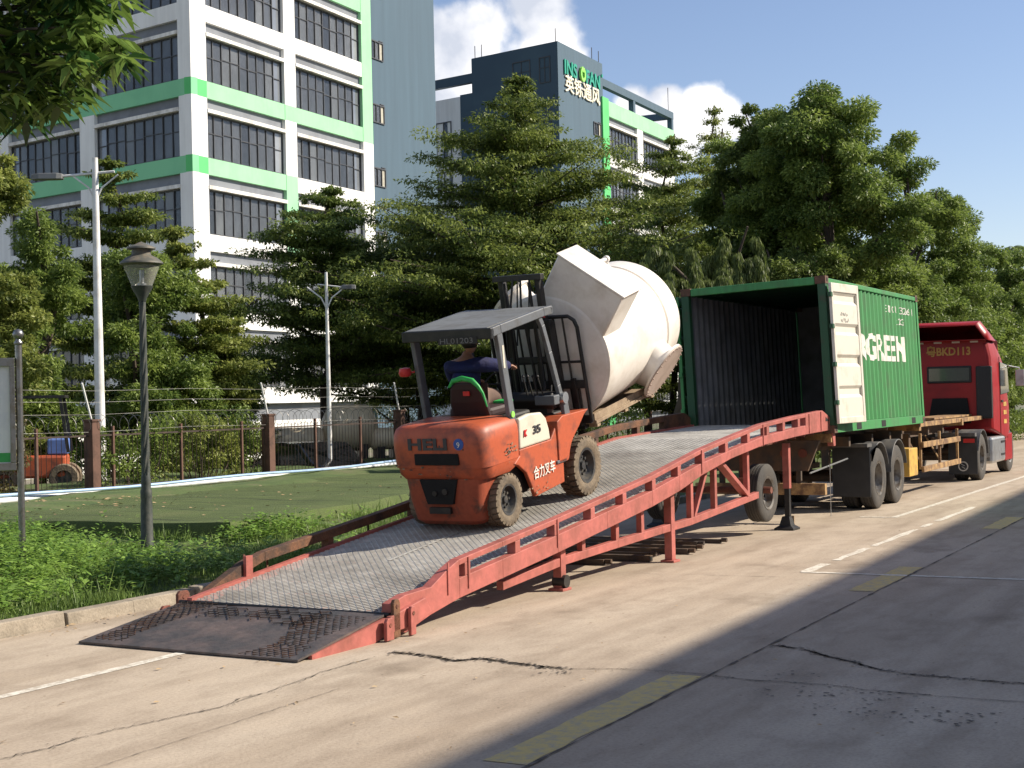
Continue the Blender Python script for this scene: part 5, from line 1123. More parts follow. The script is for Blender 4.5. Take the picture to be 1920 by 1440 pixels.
# carriage and load backrest
TB = R(9.5)
def bp2(a, y, h): return (2.035 - math.sin(TB)*h + math.cos(TB)*a, y, .80 + math.cos(TB)*h + math.sin(TB)*a)
g = MB(); 
for h_ in (.08, .52): g.beam(bp2(0, -.6, h_), bp2(0, .6, h_), .05, .1)
for y in (-.45, 0, .45): g.beam(bp2(-.02, y, .0), bp2(-.02, y, .6), .06, .05, (1, 0, 0))
g.build('carriage', 'black', F, bevel=.005)
g = MB(); bw = .6
g.tube([bp2(0, -bw, .05), bp2(0, -bw, 1.22), bp2(0, -bw+.03, 1.31), bp2(0, -bw+.1, 1.36), bp2(0, bw-.1, 1.36), bp2(0, bw-.03, 1.31), bp2(0, bw, 1.22), bp2(0, bw, .05)], .024, 8)
for y in (-.42, -.3, -.17, -.05, .07, .2, .33, .46): g.tube([bp2(0, y, .5), bp2(0, y, 1.36)], .013, 6)
for h_ in (.8,): g.tube([bp2(0, -bw, h_), bp2(0, bw, h_)], .016, 6)
g.build('load_backrest', 'black', F, smooth=50)
TF = R(6)
def fp(a, y, h): return (2.08+math.cos(TF)*a-math.sin(TF)*h, y, .80+math.sin(TF)*a+math.cos(TF)*h)
for s_ in (-1, 1):
    g = MB(); g.loft([[fp(a, s_*.42-.065, -.05*k), fp(a, s_*.42+.065, -.05*k), fp(a, s_*.42+.065, .0), fp(a, s_*.42-.065, .0)] for a, k in ((-.03, 1), (.4, .95), (.95, .6), (1.2, .2))]); g.beam(fp(0, s_*.42, -.03), bp2(.04, s_*.42, .55), .12, .045, (1, 0, 0)); g.build('fork', 'black', F, bevel=.004)
# lettering and badges
lettering('HELI', .17, frame3((-.548, .33, .93), (0, -1, 0), (0, 0, 1)), 'darkletter', F, extrude=.004, width=.5, offset=.006)
g = MB(); g.cyl((-.548, -.315, .985), (-.51, -.315, .985), .062, 24); bd = g.build('round_badge', 'bluebadge', F)
lettering('9', .085, frame3((-.553, -.297, .952), (0, -1, 0), (0, 0, 1)), 'white', bd, extrude=.002)
lettering('合力叉车', .15, frame3((.50, -.609, .43), (1, 0, .02), (0, 0, 1)), 'white', F, extrude=.003, width=.50, offset=.002)
lettering('35', .125, frame3((.55, -.622, .93), (1, 0, -.0), (0, 0, 1)), 'darkletter', F, extrude=.003, width=.17, offset=.003)
lettering('K', .1, frame3((.33, -.622, .93), (1, 0, 0), (0, 0, 1)), 'redpl', F, extrude=.003, shear=.2, offset=.004)
g = MB(); g.cyl((.2, -.575, 1.2), (.2, -.585, 1.2), .035, 14); g.build('pillar_badge', 'signlime', F)
g = MB(); g.box((.10, -.5765, 1.72), (.135, -.574, 1.97)); g.build('pillar_sticker', 'cream', F)
# ---------------------------------------------------------------- driver
person = thing('person', 'driver in dark blue jacket sitting in the orange forklift with one arm stretched forward', 'person', FO, (0, -SL, RD))
def skin(name, verts, edges, rad, m, parent, sub=2):
    me = bpy.data.meshes.new(name); me.from_pydata(verts, edges, []); o = bpy.data.objects.new(name, me); C.objects.link(o); o.parent = parent
    md = o.modifiers.new('skin', 'SKIN'); lay = me.skin_vertices[0].data if me.skin_vertices else None
    if lay is None:
        b = bmesh.new(); b.from_mesh(me); b.verts.layers.skin.verify(); b.to_mesh(me); b.free(); lay = me.skin_vertices[0].data
    for i, r_ in enumerate(rad): lay[i].radius = (r_, r_) if not isinstance(r_, tuple) else r_
    lay[0].use_root = True; md.use_smooth_shade = True; md.branch_smoothing = .3
    s2 = o.modifiers.new('subd', 'SUBSURF'); s2.levels = s2.render_levels = sub; me.materials.append(mt[m]); return o
bx, by = .42, .13
V = [(bx, by, 1.36), (bx, by, 1.5), (bx+.03, by, 1.66), (bx+.06, by, 1.76), (bx+.08, by, 1.85),     # pelvis, waist, chest, neck base, neck
     (bx+.02, by-.19, 1.74), (bx+.22, by-.33, 1.70), (bx+.42, by-.34, 1.68),                    # right arm stretched
     (bx+.02, by+.2, 1.72), (bx+.2, by+.26, 1.52), (bx+.48, by+.16, 1.5),                       # left arm to the wheel
     (bx+.42, by-.13, 1.34), (bx+.52, by-.13, 1.0), (bx+.66, by-.13, .86), (bx+.42, by+.13, 1.34), (bx+.52, by+.13, 1.0), (bx+.66, by+.13, .86), (bx+.09, by, 1.9)]
E_ = [(0, 1), (1, 2), (2, 3), (3, 4), (3, 5), (5, 6), (6, 7), (3, 8), (8, 9), (9, 10), (0, 11), (11, 12), (12, 13), (0, 14), (14, 15), (15, 16), (4, 17)]
rd_ = [(.17, .13), (.16, .12), (.18, .13), (.09, .09), .055, .085, .055, .036, .085, .055, .036, .09, .062, .05, .09, .062, .05, .05]
skin('body', V, E_, rd_, 'skin', person)
Vj = [v for v in V[:4]]+V[5:11]; Ej = [(0, 1), (1, 2), (2, 3), (3, 4), (4, 5), (5, 6), (3, 7), (7, 8), (8, 9)]
skin('jacket', Vj, Ej, [(.22, .17), (.2, .17), (.22, .17), (.12, .11), .11, .075, .055, .11, .075, .055], 'blue', person)
skin('trousers', [V[0], V[11], V[12], V[13], V[14], V[15], V[16]], [(0, 1), (1, 2), (2, 3), (0, 4), (4, 5), (5, 6)], [.17, .1, .075, .06, .1, .075, .06], 'trousers', person)
hc = Vector((bx+.12, by-.03, 1.985))
g = MB(); rings = []
for i in range(11):
    t_ = math.pi*i/10; z = -math.cos(t_)*.125; r_ = math.sin(t_)*(.088 if i > 4 else .078)+.002
    rings.append([(hc.x+math.cos(a)*r_*1.18+(.012 if abs(z+.01) < .03 and math.cos(a) > .92 else 0)+(.028 if -.045 < z < .02 and math.cos(a) > .97 else 0), hc.y+math.sin(a)*r_*.92, hc.z+z) for a in [2*math.pi*k/24 for k in range(24)]])
g.loft(rings); head = g.build('head', 'skin', person, smooth=80)
g = MB(); g.loft([[(hc.x-.012+math.cos(a)*r_*1.16*(1 if math.cos(a) < .35 else .86), hc.y+math.sin(a)*r_*.98, hc.z+z) for a in [2*math.pi*k/24 for k in range(24)]] for z, r_ in ((-.06, .07), (-.02, .09), (.04, .096), (.09, .08), (.12, .05), (.135, .01))]); g.build('hair', 'hair', person, smooth=80)
for s_ in (-1, 1):
    MB().lathe([(0, -.012), (.018, -.008), (.02, .006), (0, .01)], (hc.x-.005, hc.y+s_*.082, hc.z-.01), 'y', 10).build('ear', 'skin', head, smooth=60)
    MB().lathe([(0, -.01), (.01, 0), (0, .01)], (hc.x+.094, hc.y+s_*.03, hc.z+.005), 'x', 8).build('eye', 'hair', head, smooth=60)
MB().box((hc.x+.085, hc.y-.022, hc.z-.058), (hc.x+.096, hc.y+.022, hc.z-.05)).build('mouth', 'seatdark', head)
def hand(base, d, up, grip, s_=1):
    base, d, up = Vector(base), Vector(d).normalized(), Vector(up); sd_ = d.cross(up).normalized(); up = sd_.cross(d)
    V_ = [base, base+d*.045]; E2 = [(0, 1)]; r2 = [(.026, .018), (.036, .016)]
    for k, (off, ln) in enumerate(((-.03, .06), (-.01, .07), (.01, .066), (.03, .052))):
        i0 = len(V_); q = base+d*.085+sd_*off
        V_ += [q, q+d*ln*.4-up*.012*grip, q+d*ln*.55-up*ln*.5*grip, q+d*ln*.3-up*ln*.85*grip]; r2 += [.0115, .0095, .009, .008]; E2 += [(1, i0), (i0, i0+1), (i0+1, i0+2), (i0+2, i0+3)]
    i0 = len(V_); V_ += [base+d*.03+sd_*.035*s_-up*.01, base+d*.06+sd_*.055*s_-up*.03, base+d*.085+sd_*.045*s_-up*.045]; r2 += [.012, .0105, .009]; E2 += [(0, i0), (i0, i0+1), (i0+1, i0+2)]
    skin('hand', [tuple(v) for v in V_], E2, r2, 'skin', person, sub=1)
hand(V[7], (1, -.02, -.1), (0, 0, 1), 1, 1); hand(V[10], (1, -.1, .0), (0, 0, 1), 1, -1)
# ================================================================ white tank on the forks
fxv = rex*math.cos(SL)+Vector((0, 0, math.sin(SL))); fzv = -rex*math.sin(SL)+Vector((0, 0, math.cos(SL)))
TT = R(8); TO = FO + fxv*2.05 + fzv*.9
T = thing('process_tank', 'big white fibreglass tank with a box duct and a round flange, lying on the forks', 'tank', TO, (0, -(SL+TT), RD))
cy, cz, TR = -.08, .70, .80
g = MB(); prof = [(0, -.02), (.35, 0), (.6, .04), (.765, .085), (.80, .10), (.808, .13), (.80, .16)]
g.lathe([(.0, .02), (.5, .035), (.77, .075)], (0, cy, cz), 'x', 64)
g.lathe([(.77, .075), (.812, .09), (.816, .12), (.80, .14), (TR, .3), (TR, 1.0), (TR, 1.86)], (0, cy, cz), 'x', 72)
g.lathe([(TR+.004, 1.9)]+[(TR*math.cos(t_)+.004, 2.2+.5*math.sin(t_)) for t_ in [R(i*7.5) for i in range(0, 13)]], (0, cy, cz), 'x', 72)
g.build('shell', 'frp', T, smooth=38)
g = MB(); g.lathe([(TR-.01, 1.855), (TR+.002, 1.86), (TR+.002, 1.9), (TR-.01, 1.905)], (0, cy, cz), 'x', 72); g.build('seam', 'seam', T, smooth=30)
# radial box duct: corners in (y,b): tl(-.41,1.98) A(-1.18,1.42) C(-.85,.96)
tl, A_, e3 = Vector((-.41, 1.98)), Vector((-1.18, 1.42)), Vector((.33, -.46))
Cq, El = A_+e3*1.15, tl+e3*1.15
g = MB(); X0, X1 = .085, .60
pl_ = [tl, A_, Cq, El]
g.loft([[(X0, p.x, p.y) for p in pl_], [(X1, p.x, p.y) for p in pl_]]); g.build('box_duct', 'frp', T, bevel=.022, smooth=30)
g = MB(); e1 = (A_-tl).normalized(); nrm = Vector((-e3.x, -e3.y)).normalized(); q0, q1 = tl-e1*.02, A_+e1*.02
g.loft([[(xx, p.x, p.y) for p in (q0, q1, q1+nrm*.02, q0+nrm*.02)] for xx in (X0-.02, X1+.02)]); g.build('duct_rim', 'frp', T, bevel=.006)
# flanged nozzle
na = Vector((0, -math.cos(R(36)), -math.sin(R(36)))); c0 = Vector((1.62, cy, cz))
def disc_loft(c, ax_, rs_, n=40):
    u = ax_.cross(Vector((1, 0, 0))).normalized(); w = ax_.cross(u); return [[tuple(c+ax_*h+(u*math.cos(2*math.pi*i/n)+w*math.sin(2*math.pi*i/n))*r_) for i in range(n)] for h, r_ in rs_]
g = MB(); g.loft(disc_loft(c0, na, [(.5, .33), (.72, .33), (.85, .31), (.93, .31)])); g.build('nozzle', 'frp', T, smooth=40)
g = MB(); g.loft(disc_loft(c0, na, [(.93, .395), (.96, .395)])); fl = g.build('flange', 'frp', T, smooth=30)
g = MB(); g.loft(disc_loft(c0, na, [(.962, .385), (.972, .38)])); g.build('cover_disc', 'frpflange', fl, smooth=30)
g = MB(); u = na.cross(Vector((1, 0, 0))).normalized(); w = na.cross(u)
for i in range(24):
    a = 6.283*i/24; p = c0+na*.955+(u*math.cos(a)+w*math.sin(a))*.365; g.cyl(p, p+na*.035, .011, 6)
g.build('flange_bolts', 'frpflange', fl)
g = MB(); g.tube([(1.0, cy-.2, cz+.74), (1.1, cy-.22, cz+.9), (1.3, cy-.24, cz+.96), (1.47, cy-.25, cz+.96), (1.5, cy-.25, cz+.84)], .03, 12); g.tube([(1.47, cy-.25, cz+.96), (1.51, cy-.25, cz+.96)], .045, 12); g.build('small_pipe', 'frp', T, smooth=50)
g = MB(); na2 = Vector((0, math.cos(R(50)), math.sin(R(50)))); g.loft(disc_loft(Vector((.5, cy, cz)), na2, [(.6, .22), (.98, .22)])); g.loft(disc_loft(Vector((.5, cy, cz)), na2, [(.95, .29), (.99, .29)])); g.build('rear_nozzle', 'frp', T, smooth=30)
# pallet under the tank
Pz = thing('wooden_pallet', 'weathered wooden pallet between the forks and the white tank', 'pallet', TO, (0, -(SL+R(5)), RD))
g = MB()
for y in [-.62+.21*i for i in range(6)]: g.box((.05, y, -.1), (1.85, y+.18, -.055))
g.build('deck_boards', 'wood', Pz, bevel=.004)
for x in (.1, .9, 1.7): MB().box((x, -.6, -.15), (x+.09, .6, -.102)).build('bearer', 'wood', Pz, bevel=.004)
for s_ in (-1, 1): MB().prism([(-.6 if s_ < 0 else .5, -.054), (-.4 if s_ < 0 else .6, -.054), (-.6 if s_ < 0 else .6, .03)], .05, 1.85, 'yz').build('wedge', 'wood', Pz)
# ================================================================ container
CX, CY, CZ = 23.0, 6.44, 1.41
LC, WC, HC = 6.4, 2.42, 2.48
K_ = thing('shipping_container', 'open green shipping container with one cream door folded back on its side', 'container', (CX, CY, CZ), (R(-2.2), 0, 0))
per, amp = .262, .036
def prof_pts(a, b_, per=per):
    pts = []; x = a; ph = 0
    seg = [(.0, 0), (.072, 0), (.072+.06, 1), (.202, 1)]
    while x < b_:
        for s_, h_ in seg:
            if x+s_ < b_: pts.append((x+s_, h_))
        x += per
    pts.append((b_, 0)); return pts
PP = prof_pts(.14, LC-.14)
def corr(xx):
    return float(np.interp(xx, [p[0] for p in PP], [p[1] for p in PP]))*amp
for y0, s_, nm in ((.02, 1, 'near'), (WC-.02, -1, 'far')):
    g = MB(); g.mi = 0; L = [(x, y0+s_*h_*amp, z) for x, h_ in PP for z in (.16, HC-.1)]
    g.add(L, [(2*i, 2*i+1, 2*i+3, 2*i+2) for i in range(len(PP)-1)]); g.mi = 1
    L = [(x, y0+s_*(h_*amp+.004), z) for x, h_ in PP for z in (.16, HC-.1)]
    g.add(L, [(2*i, 2*i+2, 2*i+3, 2*i+1) for i in range(len(PP)-1)])
    me_o = g.build('side_wall', ['green', 'inner'], K_)
    if nm == 'near': wall = me_o
g = MB(); L = []; n_ = 30
g.box((LC-.15, .0585, .12), (LC-.131, WC-.0585, HC-.045)); g.build('end_wall', 'inner', K_)
g = MB(); PPr = prof_pts(.1, LC-.1); L = [(x, y, HC-.03-h_*.02) for x, h_ in PPr for y in (.06, WC-.06)]
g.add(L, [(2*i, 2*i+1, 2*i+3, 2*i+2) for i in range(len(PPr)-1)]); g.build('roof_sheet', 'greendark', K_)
g = MB(); g.box((.05, .07, .1), (LC-.09, WC-.07, .158)); g.build('floor', 'floorwood', K_)
g = MB(); g.box((.16, -.0, 0.0), (LC-.16, .07, .155)); g.build('bottom_rail', 'green', K_, bevel=.006)
g = MB(); 
for x in (1.35, 3.0, 5.3): g.box((x, -.004, .02), (x+.3, .0, .13))
g.build('forklift_pocket', 'slot', K_)
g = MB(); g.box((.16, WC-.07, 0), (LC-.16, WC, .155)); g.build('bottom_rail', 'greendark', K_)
g = MB(); g.box((.16, 0, HC-.11), (LC-.16, .06, HC-.03)); g.build('top_rail', 'green', K_, bevel=.01)
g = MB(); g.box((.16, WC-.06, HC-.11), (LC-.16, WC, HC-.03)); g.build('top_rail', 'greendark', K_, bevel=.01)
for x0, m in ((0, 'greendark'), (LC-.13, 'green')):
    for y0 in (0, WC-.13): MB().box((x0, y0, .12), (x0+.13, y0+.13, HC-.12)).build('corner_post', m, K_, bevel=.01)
    for y0 in (0, WC-.16):
        for z0 in (0, HC-.12):
            g = MB(); xx = x0 if x0 == 0 else LC-.18; g.box((xx-.004, y0-.006, z0-.002), (xx+.176, y0+.164, z0+.12)); g.mi = 1; g.box((xx+.05, y0-.009, z0+.03), (xx+.13, y0-.0055, z0+.09)); g.build('corner_casting', ['castrust', 'slot'], K_, bevel=.006)
g = MB(); g.box((0.0, .17, HC-.13), (.1, WC-.17, HC-.01)); g.build('header', 'green', K_, bevel=.01)
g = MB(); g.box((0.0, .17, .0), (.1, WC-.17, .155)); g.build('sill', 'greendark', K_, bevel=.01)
# near door folded back along the side
hinge = Vector((.0, -.045, 0)); far = Vector((1.2, -.16, 0)); dd = (far-hinge).normalized(); nn = Vector((dd.y, -dd.x, 0))
def door(origin, d, n, label=None):
    X = Matrix(((d.x, n.x, 0, origin.x), (d.y, n.y, 0, origin.y), (0, 0, 1, .14), (0, 0, 0, 1))); DH = HC-.26; DW = 1.19
    g = MB(); g.X = X
    g.box((0, 0, 0), (.075, .05, DH)); g.box((DW-.085, 0, 0), (DW, .05, DH)); g.box((.075, 0, 0), (DW-.085, .05, .1)); g.box((.075, 0, DH-.14), (DW-.085, .05, DH))
    o = g.build('door', 'doorcream', K_, bevel=.008)
    g = MB(); g.X = X; zs = [.1, .3, .34, .5, .54]; z = .1; pr = []
    nb = 4; hgt = (DH-.24)/nb
    for i in range(nb):
        a = .1+i*hgt; pr += [(a, .04), (a+hgt*.62, .04), (a+hgt*.72, .004), (a+hgt*.9, .004)]
    pr.append((DH-.14, .04)); n2 = len(pr)
    g.add([(x, y_, z_) for z_, y_ in pr for x in (.075, DW-.085)], [(2*i, 2*i+1, 2*i+3, 2*i+2) for i in range(n2-1)]); g.build('door_panel', 'doorcream', o)
    for z_ in (.3, .9, 1.5, 2.0):
        g = MB(); g.X = X; g.box((-.05, .0, z_), (.03, .056, z_+.07)); g.build('hinge', 'greendark', o)
    g = MB(); g.X = X
    for x in (.3, .85): g.cyl((x, -.03, .03), (x, -.03, DH-.03), .017, 8)
    g.build('lock_rod', 'alu', o)
    g = MB(); g.X = X; g.box((DW, .01, 0), (DW+.015, .045, DH)); g.build('door_gasket', 'black', o); return o, X
d1, XD = door(hinge, dd, nn)
# faint handwriting on the door
g = MB(); rs = random.Random(4)
for row, (z_, n_s) in enumerate(((1.70, 7), (1.6, 8))):
    x = .35
    for i in range(n_s):
        a = [(x+rs.uniform(0, .035), z_+rs.uniform(0, .07)) for _ in range(4)]
        g.X = XD; g.tube([(p[0], .0425, p[1]) for p in a], .0035, 4, False); x += .045
g.build('chalk_writing', 'guard', d1)
d2, _ = door(Vector((.0, WC+.05, 0)), Vector((.99, .14, 0)).normalized(), Vector((-.14, .99, 0)).normalized())
for ch in [d2]+list(d2.children): 
    ch.data.materials[0] = mt['green']
d2['label'] = 'green door folded back on the far side'
# lettering that follows the corrugation
def corr_text(body, size, x0, z0, width, offset=.0, shear=0., bars=None, height=None):
    me = text_mesh(body, size, 0, offset, shear); b = bmesh.new(); b.from_mesh(me)
    xs_ = [v.co.x for v in b.verts]; a, c = min(xs_), max(xs_); ys_ = [v.co.y for v in b.verts]; ya, yc = min(ys_), max(ys_)
    for v in b.verts: v.co.x = (v.co.x-a)*width/(c-a)+x0; v.co.y = (v.co.y-ya)*((height or (yc-ya))/(yc-ya))+z0
    for px_, h_ in PP:
        if x0 < px_ < x0+width: bmesh.ops.bisect_plane(b, geom=b.verts[:]+b.edges[:]+b.faces[:], plane_co=(px_, 0, 0), plane_no=(1, 0, 0))
    for q in (bars or []): bmesh.ops.bisect_plane(b, geom=b.verts[:]+b.edges[:]+b.faces[:], plane_co=(0, q, 0), plane_no=(0, 1, 0))
    for v in b.verts: v.co = Vector((v.co.x, .02+corr(v.co.x)-.004, v.co.y))
    b.to_mesh(me); b.free(); me.materials.clear(); me.materials.append(mt['white']); o = bpy.data.objects.new('lettering', me); C.objects.link(o); o.parent = wall; return o
corr_text('EVERGREEN', .62, .42, 1.17, 4.78, offset=.02, height=.48)
corr_text('EMCU  3 2 6 1', .16, 3.9, 2.07, 2.05, height=.13); corr_text('22 G1', .14, 4.7, 1.86, .6, height=.12); corr_text('I', .13, 4.15, 1.68, .03, height=.1); corr_text('I', .13, 5.75, 1.6, .03, height=.1)
# ================================================================ container trailer
TL = thing('container_trailer', 'rusty yellow skeletal trailer with twin axles under the green container', 'trailer', (23.0, 6.5, 0))
WY = 2.36
for y in (.62, WY-.74):
    g = MB(); g.box((.1, y, 1.08), (10.6, y+.12, 1.36)); g.box((10.6, y, 1.2), (13.2, y+.12, 1.38)); g.build('main_beam', 'chassisdark', TL, bevel=.006)
for x in (.08, 6.25, 10.4): MB().box((x, .02, 1.26), (x+.16, WY, 1.40)).build('bolster', 'chassis', TL, bevel=.006)
for x in (1.6, 3.1, 4.4, 5.3, 7.6, 9.0): MB().box((x, .15, 1.14), (x+.1, WY-.15, 1.3)).build('cross_member', 'chassisdark', TL)
MB().box((6.4, .05, 1.33), (13.2, .16, 1.42)).build('side_rail', 'chassis', TL, bevel=.005)
MB().box((6.4, WY-.16, 1.33), (13.2, WY-.05, 1.42)).build('side_rail', 'chassis', TL, bevel=.005)
g = MB(); g.box((8.9, .3, 1.42), (13.0, .9, 1.46)); g.build('walk_plate', 'chassis', TL)
# rear plate, lamps and bumper
g = MB(); g.prism([(.15, 1.3), (WY-.15, 1.3), (WY-.35, .82), (.35, .82)], -.12, -.06, 'yz'); pl_ = g.build('rear_plate', 'chassisdark', TL)
for y in (.42, .72, WY-.72, WY-.42): g = MB(); g.cyl((-.14, y, 1.1), (-.12, y, 1.1), .07, 16); g.build('tail_lamp', mat('dull_lamp_red', (.18, .05, .03), rough=.4), pl_)
g = MB(); g.box((-.05, .1, .44), (.06, WY-.1, .62)); g.build('rear_bumper', 'chassis', TL, bevel=.006)
for y in (.5, WY-.58): MB().box((.0, y, .62), (.07, y+.08, 1.1)).build('bumper_bracket', 'chassisdark', TL)
g = MB(); g.tube([(.0, .35, .78), (1.3, .1, .95)], .014, 6); g.tube([(.6, .2, 0.05), (.6, .2, .9)], .006, 5); g.build('air_hose', 'alu', TL)
# axles, springs, dual wheels, guards
for k, x in enumerate((3.05, 4.42)):
    g = MB(); g.cyl((x, .2, .53), (x, WY-.2, .53), .07, 12); g.box((x-.5, .66, .62), (x+.5, .74, .72)); g.box((x-.5, WY-.74, .62), (x+.5, WY-.66, .72)); g.build('axle', 'chassisdark', TL)
    for y, s_ in ((.15, -1), (.47, -1), (WY-.15, 1), (WY-.47, 1)): heavy_wheel(TL, (x, y, .53), .525, .27, side=s_, rim='rimsteel')
    for y0, y1 in ((-.0, .62), (WY-.62, WY)):
        g = MB(); arc = [(x+.63*math.cos(a), .54+.63*math.sin(a)) for a in [R(15+i*10) for i in range(17)]] if k else [(x+.63*math.cos(a), .54+.63*math.sin(a)) for a in [R(20+i*10) for i in range(14)]]+[(x-.62, .98)]
        ii = [(x+(p-x)*.965, .54+(q-.54)*.965) for p, q in arc]; g.prism(arc+ii[::-1], y0-.01, y1, 'xz'); g.build('mudguard', 'fender', TL, smooth=30, bevel=.008)
g = MB(); g.box((2.36, .0, .24), (2.40, .66, 1.12)); g.build('mud_flap', 'flap', TL, bevel=.012); g = MB(); g.box((2.36, WY-.66, .24), (2.4, WY, 1.12)); g.build('mud_flap', 'flap', TL, bevel=.012)
g = MB(); g.box((2.2, -.0, 1.1), (2.5, .66, 1.16)); g.build('flap_bracket', 'fender', TL)
# toolbox, side guard, tanks
MB().box((5.35, .02, .42), (6.05, .4, .95)).build('toolbox', 'boxyellow', TL, bevel=.015)
g = MB()
for z in (.5, .98): g.box((6.5, .0, z-.055), (10.1, .05, z+.055))
for x in (6.5, 8.25, 10.05): g.box((x, .051, .5), (x+.07, .1, 1.2))
for x in (6.7, 8.4): g.beam((x, .1, .6), (x+1.3, .8, 1.3), .03, .03)
g.build('side_guard', 'chassis', TL, bevel=.005)
for y_ in (.3, WY-.45): MB().box((6.55, y_, .4), (6.7, y_+.15, 1.2)).build('landing_leg', 'chassisdark', TL)
g = MB(); g.tube([(7.2, .9, .95), (8.6, .9, .95)], .16, 14); g.build('air_tank', 'chassisdark', TL, smooth=40)
g = MB(); g.lathe([(.1, -.1), (.42, -.1), (.42, .1), (.1, .1)], (7.2, 1.6, .95), 'y', 20); g.build('spare_wheel', 'tyre', TL, smooth=40)
# ================================================================ red tractor
TR_ = thing('tractor_truck', 'red high roofed tractor truck pulling the container trailer', 'truck', (33.3, 6.32, 0))
W2 = 2.42
for y in (.75, W2-.85): MB().box((.0, y, .75), (5.0, y+.1, 1.0)).build('chassis_rail', 'chassisdark', TR_)
g = MB(); g.box((.2, .8, 1.0), (1.6, W2-.8, 1.1)); g.lathe([(0, 1.1), (.45, 1.1), (.45, 1.16), (0, 1.16)], (.9, W2/2, 0), 'z', 20); g.build('fifth_wheel', 'black', TR_)
for x, ys in ((1.32, ((.14, -1), (.46, -1), (W2-.14, 1), (W2-.46, 1))), (5.0, ((.15, -1), (W2-.15, 1)))):
    for y, s_ in ys: heavy_wheel(TR_, (x, y, .52), .52, .27, side=s_, rim='rimsilver' if x > 3 else 'rimsteel')
    MB().cyl((x, .3, .52), (x, W2-.3, .52), .08, 10).build('axle', 'chassisdark', TR_)
for y0, y1 in ((-.02, .62), (W2-.62, W2+.02)):
    arc = [(1.32+.62*math.cos(a), .52+.62*math.sin(a)) for a in [R(5+i*10) for i in range(17)]]; ii = [(1.32+(p-1.32)*.965, .52+(q-.52)*.965) for p, q in arc]
    g = MB(); g.prism(arc+ii[::-1], y0, y1, 'xz'); g.build('mudguard', 'fender', TR_, smooth=30)
    g = MB(); g.box((.62, y0+.01, .16), (.65, y1, 1.0)); fl_ = g.build('mud_flap', 'flap', TR_, bevel=.01)
    g = MB(); g.lathe([(.085, 0), (.11, .006), (.11, -.004), (.085, -.004)], (.616, (y0+y1)/2, .34), 'x', 22); g.tube([(.612, (y0+y1)/2+.04, .39), (.612, (y0+y1)/2-.03, .35), (.612, (y0+y1)/2+.03, .33), (.612, (y0+y1)/2-.04, .29)], .012, 6); g.build('flap_emblem', 'alu', fl_)
    MB().box((.59, y0+.06, .86), (.62, y0+.3, .95)).build('tail_lamp', 'redpl', TR_)
MB().box((.55, .02, 1.0), (.75, W2-.02, 1.08)).build('rear_crossbar', 'fender', TR_)
g = MB(); g.box((2.55, .0, .3), (4.25, .55, .92)); g.build('fuel_tank', 'alu', TR_, bevel=.06)
g = MB(); g.box((2.05, .05, .45), (2.5, .5, .9)); g.build('battery_box', 'black', TR_, bevel=.03)
# cab body: rounded box lofted along x
CXr = 2.75
def cabring(x, z0, z1, hw, top_in, r=.12):
    yc = W2/2; pts = []
    for (yy, zz, a0, rr) in ((yc-hw+r, z0+.03, 180, .03), (yc+hw-r, z0+.03, 270, .03)):
        pass
    P = [(yc-hw, z0), (yc+hw, z0), (yc+hw, z0+(z1-z0)*.5), (yc+hw-top_in*.25, z0+(z1-z0)*.8), (yc+hw-top_in, z1-.06), (yc+hw-top_in-.12, z1), (yc-hw+top_in+.12, z1), (yc-hw+top_in, z1-.06), (yc-hw+top_in*.25, z0+(z1-z0)*.8), (yc-hw, z0+(z1-z0)*.5)]
    return [(x, y, z) for y, z in P]
g = MB(); g.loft([cabring(CXr, 1.12, 3.2, 1.14, .1), cabring(CXr+.08, 1.08, 3.22, 1.2, .1), cabring(CXr+1.0, .95, 3.2, 1.21, .12), cabring(CXr+1.9, .8, 2.95, 1.21, .16), cabring(CXr+2.3, .7, 2.5, 1.18, .2), cabring(CXr+2.42, .6, 1.7, 1.12, .1)]); g.build('cab', 'truckred', TR_, smooth=32, bevel=.03)
g = MB(); g.prism([(CXr+1.45, .3), (CXr+2.48, .3), (CXr+2.5, .95), (CXr+1.95, .95), (CXr+1.6, .8)], -.0, .06, 'xz'); g.prism([(CXr+1.45, .3), (CXr+2.48, .3), (CXr+2.5, .95), (CXr+1.95, .95), (CXr+1.6, .8)], W2-.06, W2, 'xz'); g.box((CXr+2.3, .06, .3), (CXr+2.5, W2-.06, .8)); g.build('front_bumper', 'truckred', TR_, bevel=.02)
# roof deflector, open to the rear
g = MB(); yc = W2/2; shell = []
for x, z, hw in ((CXr-.35, 3.52, 1.06), (CXr+.1, 3.62, 1.08), (CXr+.7, 3.5, 1.08), (CXr+1.4, 3.25, 1.02), (CXr+1.9, 2.96, .95)):
    shell.append([(x, yc-hw-.08, min(3.2, z-.05)), (x, yc-hw, z-.22), (x, yc-hw+.15, z), (x, yc+hw-.15, z), (x, yc+hw, z-.22), (x, yc+hw+.08, min(3.2, z-.05))])
g.loft(shell, caps=False); o = g.build('roof_deflector', 'truckred', TR_, smooth=45); sm_ = o.modifiers.new('thick', 'SOLIDIFY'); sm_.thickness = .03
MB().box((CXr-.02, .12, 3.12), (CXr+.0, W2-.12, 3.21)).build('roof_gutter', 'truckred', TR_)
for i in range(5): MB().box((CXr-.035, .3+i*.42, 3.14), (CXr-.021, .48+i*.42, 3.18)).build('reflective_strip', 'white', TR_)
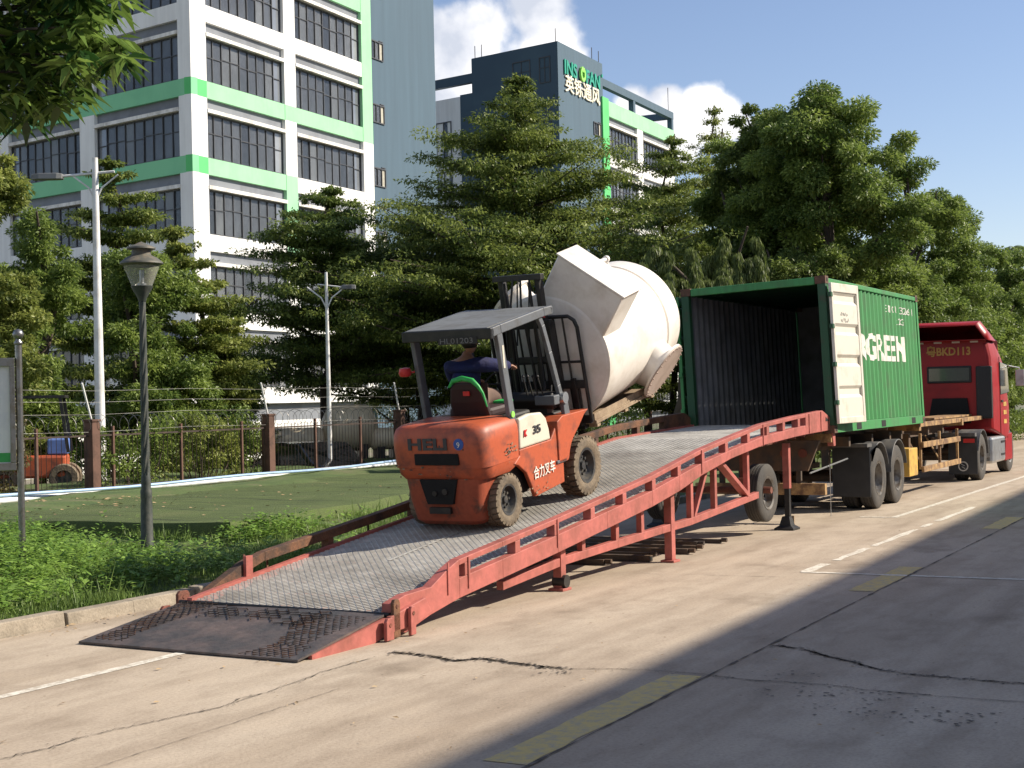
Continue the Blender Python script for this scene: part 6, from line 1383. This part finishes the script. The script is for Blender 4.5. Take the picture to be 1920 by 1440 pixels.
lettering('粤BKD113', .26, frame3((CXr-.012, 1.5, 2.86), (0, -1, 0), (0, 0, 1)), 'yellowletter', TR_, extrude=.006, width=1.02, offset=.008)
g = MB(); g.box((CXr-.03, .47, 2.2), (CXr+.02, 1.5, 2.6)); wn = g.build('rear_window_frame', 'blackplastic', TR_, bevel=.02)
g = MB(); g.box((CXr-.038, .52, 2.25), (CXr-.031, 1.45, 2.55)); g.build('rear_window', 'glassdark', wn)
MB().box((CXr-.12, .0, 1.35), (CXr+.02, .36, 2.58)).build('air_intake', 'blackplastic', TR_, bevel=.03)
MB().prism([(.5, 1.25), (1.5, 1.25), (1.38, 1.84), (.58, 1.84)], CXr-.06, CXr+.02, 'yz').build('rear_recess', 'slot', TR_)
g = MB()
for z in (1.85, 2.05, 2.8): g.box((CXr-.012, .7, z), (CXr+.005, W2-.2, z+.03))
g.build('cab_rib', 'truckred', TR_)
g = MB(); g.prism([(CXr+1.0, 1.9), (CXr+2.16, 1.95), (CXr+1.95, 2.62), (CXr+1.0, 2.68)], -.012, .02, 'xz'); g.build('door_window', 'glassdark', TR_, bevel=.01)
g = MB(); g.beam((CXr+.92, -.006, .95), (CXr+.92, .0, 2.8), .012, .02, (1, 0, 0)); g.build('door_gap', 'slot', TR_)
MB().box((CXr+1.05, -.02, 1.72), (CXr+1.3, .0, 1.77)).build('door_handle', 'blackplastic', TR_, bevel=.005)
g = MB()
for i, z in enumerate((1.2, 1.42, 1.62)): g.box((CXr+1.35, -.008, z), (CXr+1.75, .0, z+.1))
g.build('door_stickers', 'boxyellow', TR_)
g = MB(); g.tube([(CXr+2.2, .0, 2.6), (CXr+2.4, -.22, 2.55), (CXr+2.4, -.24, 2.2)], .02, 6); g.box((CXr+2.34, -.34, 2.1), (CXr+2.44, -.14, 2.5)); g.build('mirror', 'alu', TR_, bevel=.01)
g = MB(); g.box((CXr+.9, -.01, .45), (CXr+1.4, .3, .5)); g.box((CXr+.9, -.01, .75), (CXr+1.4, .3, .8)); g.build('cab_step', 'black', TR_)
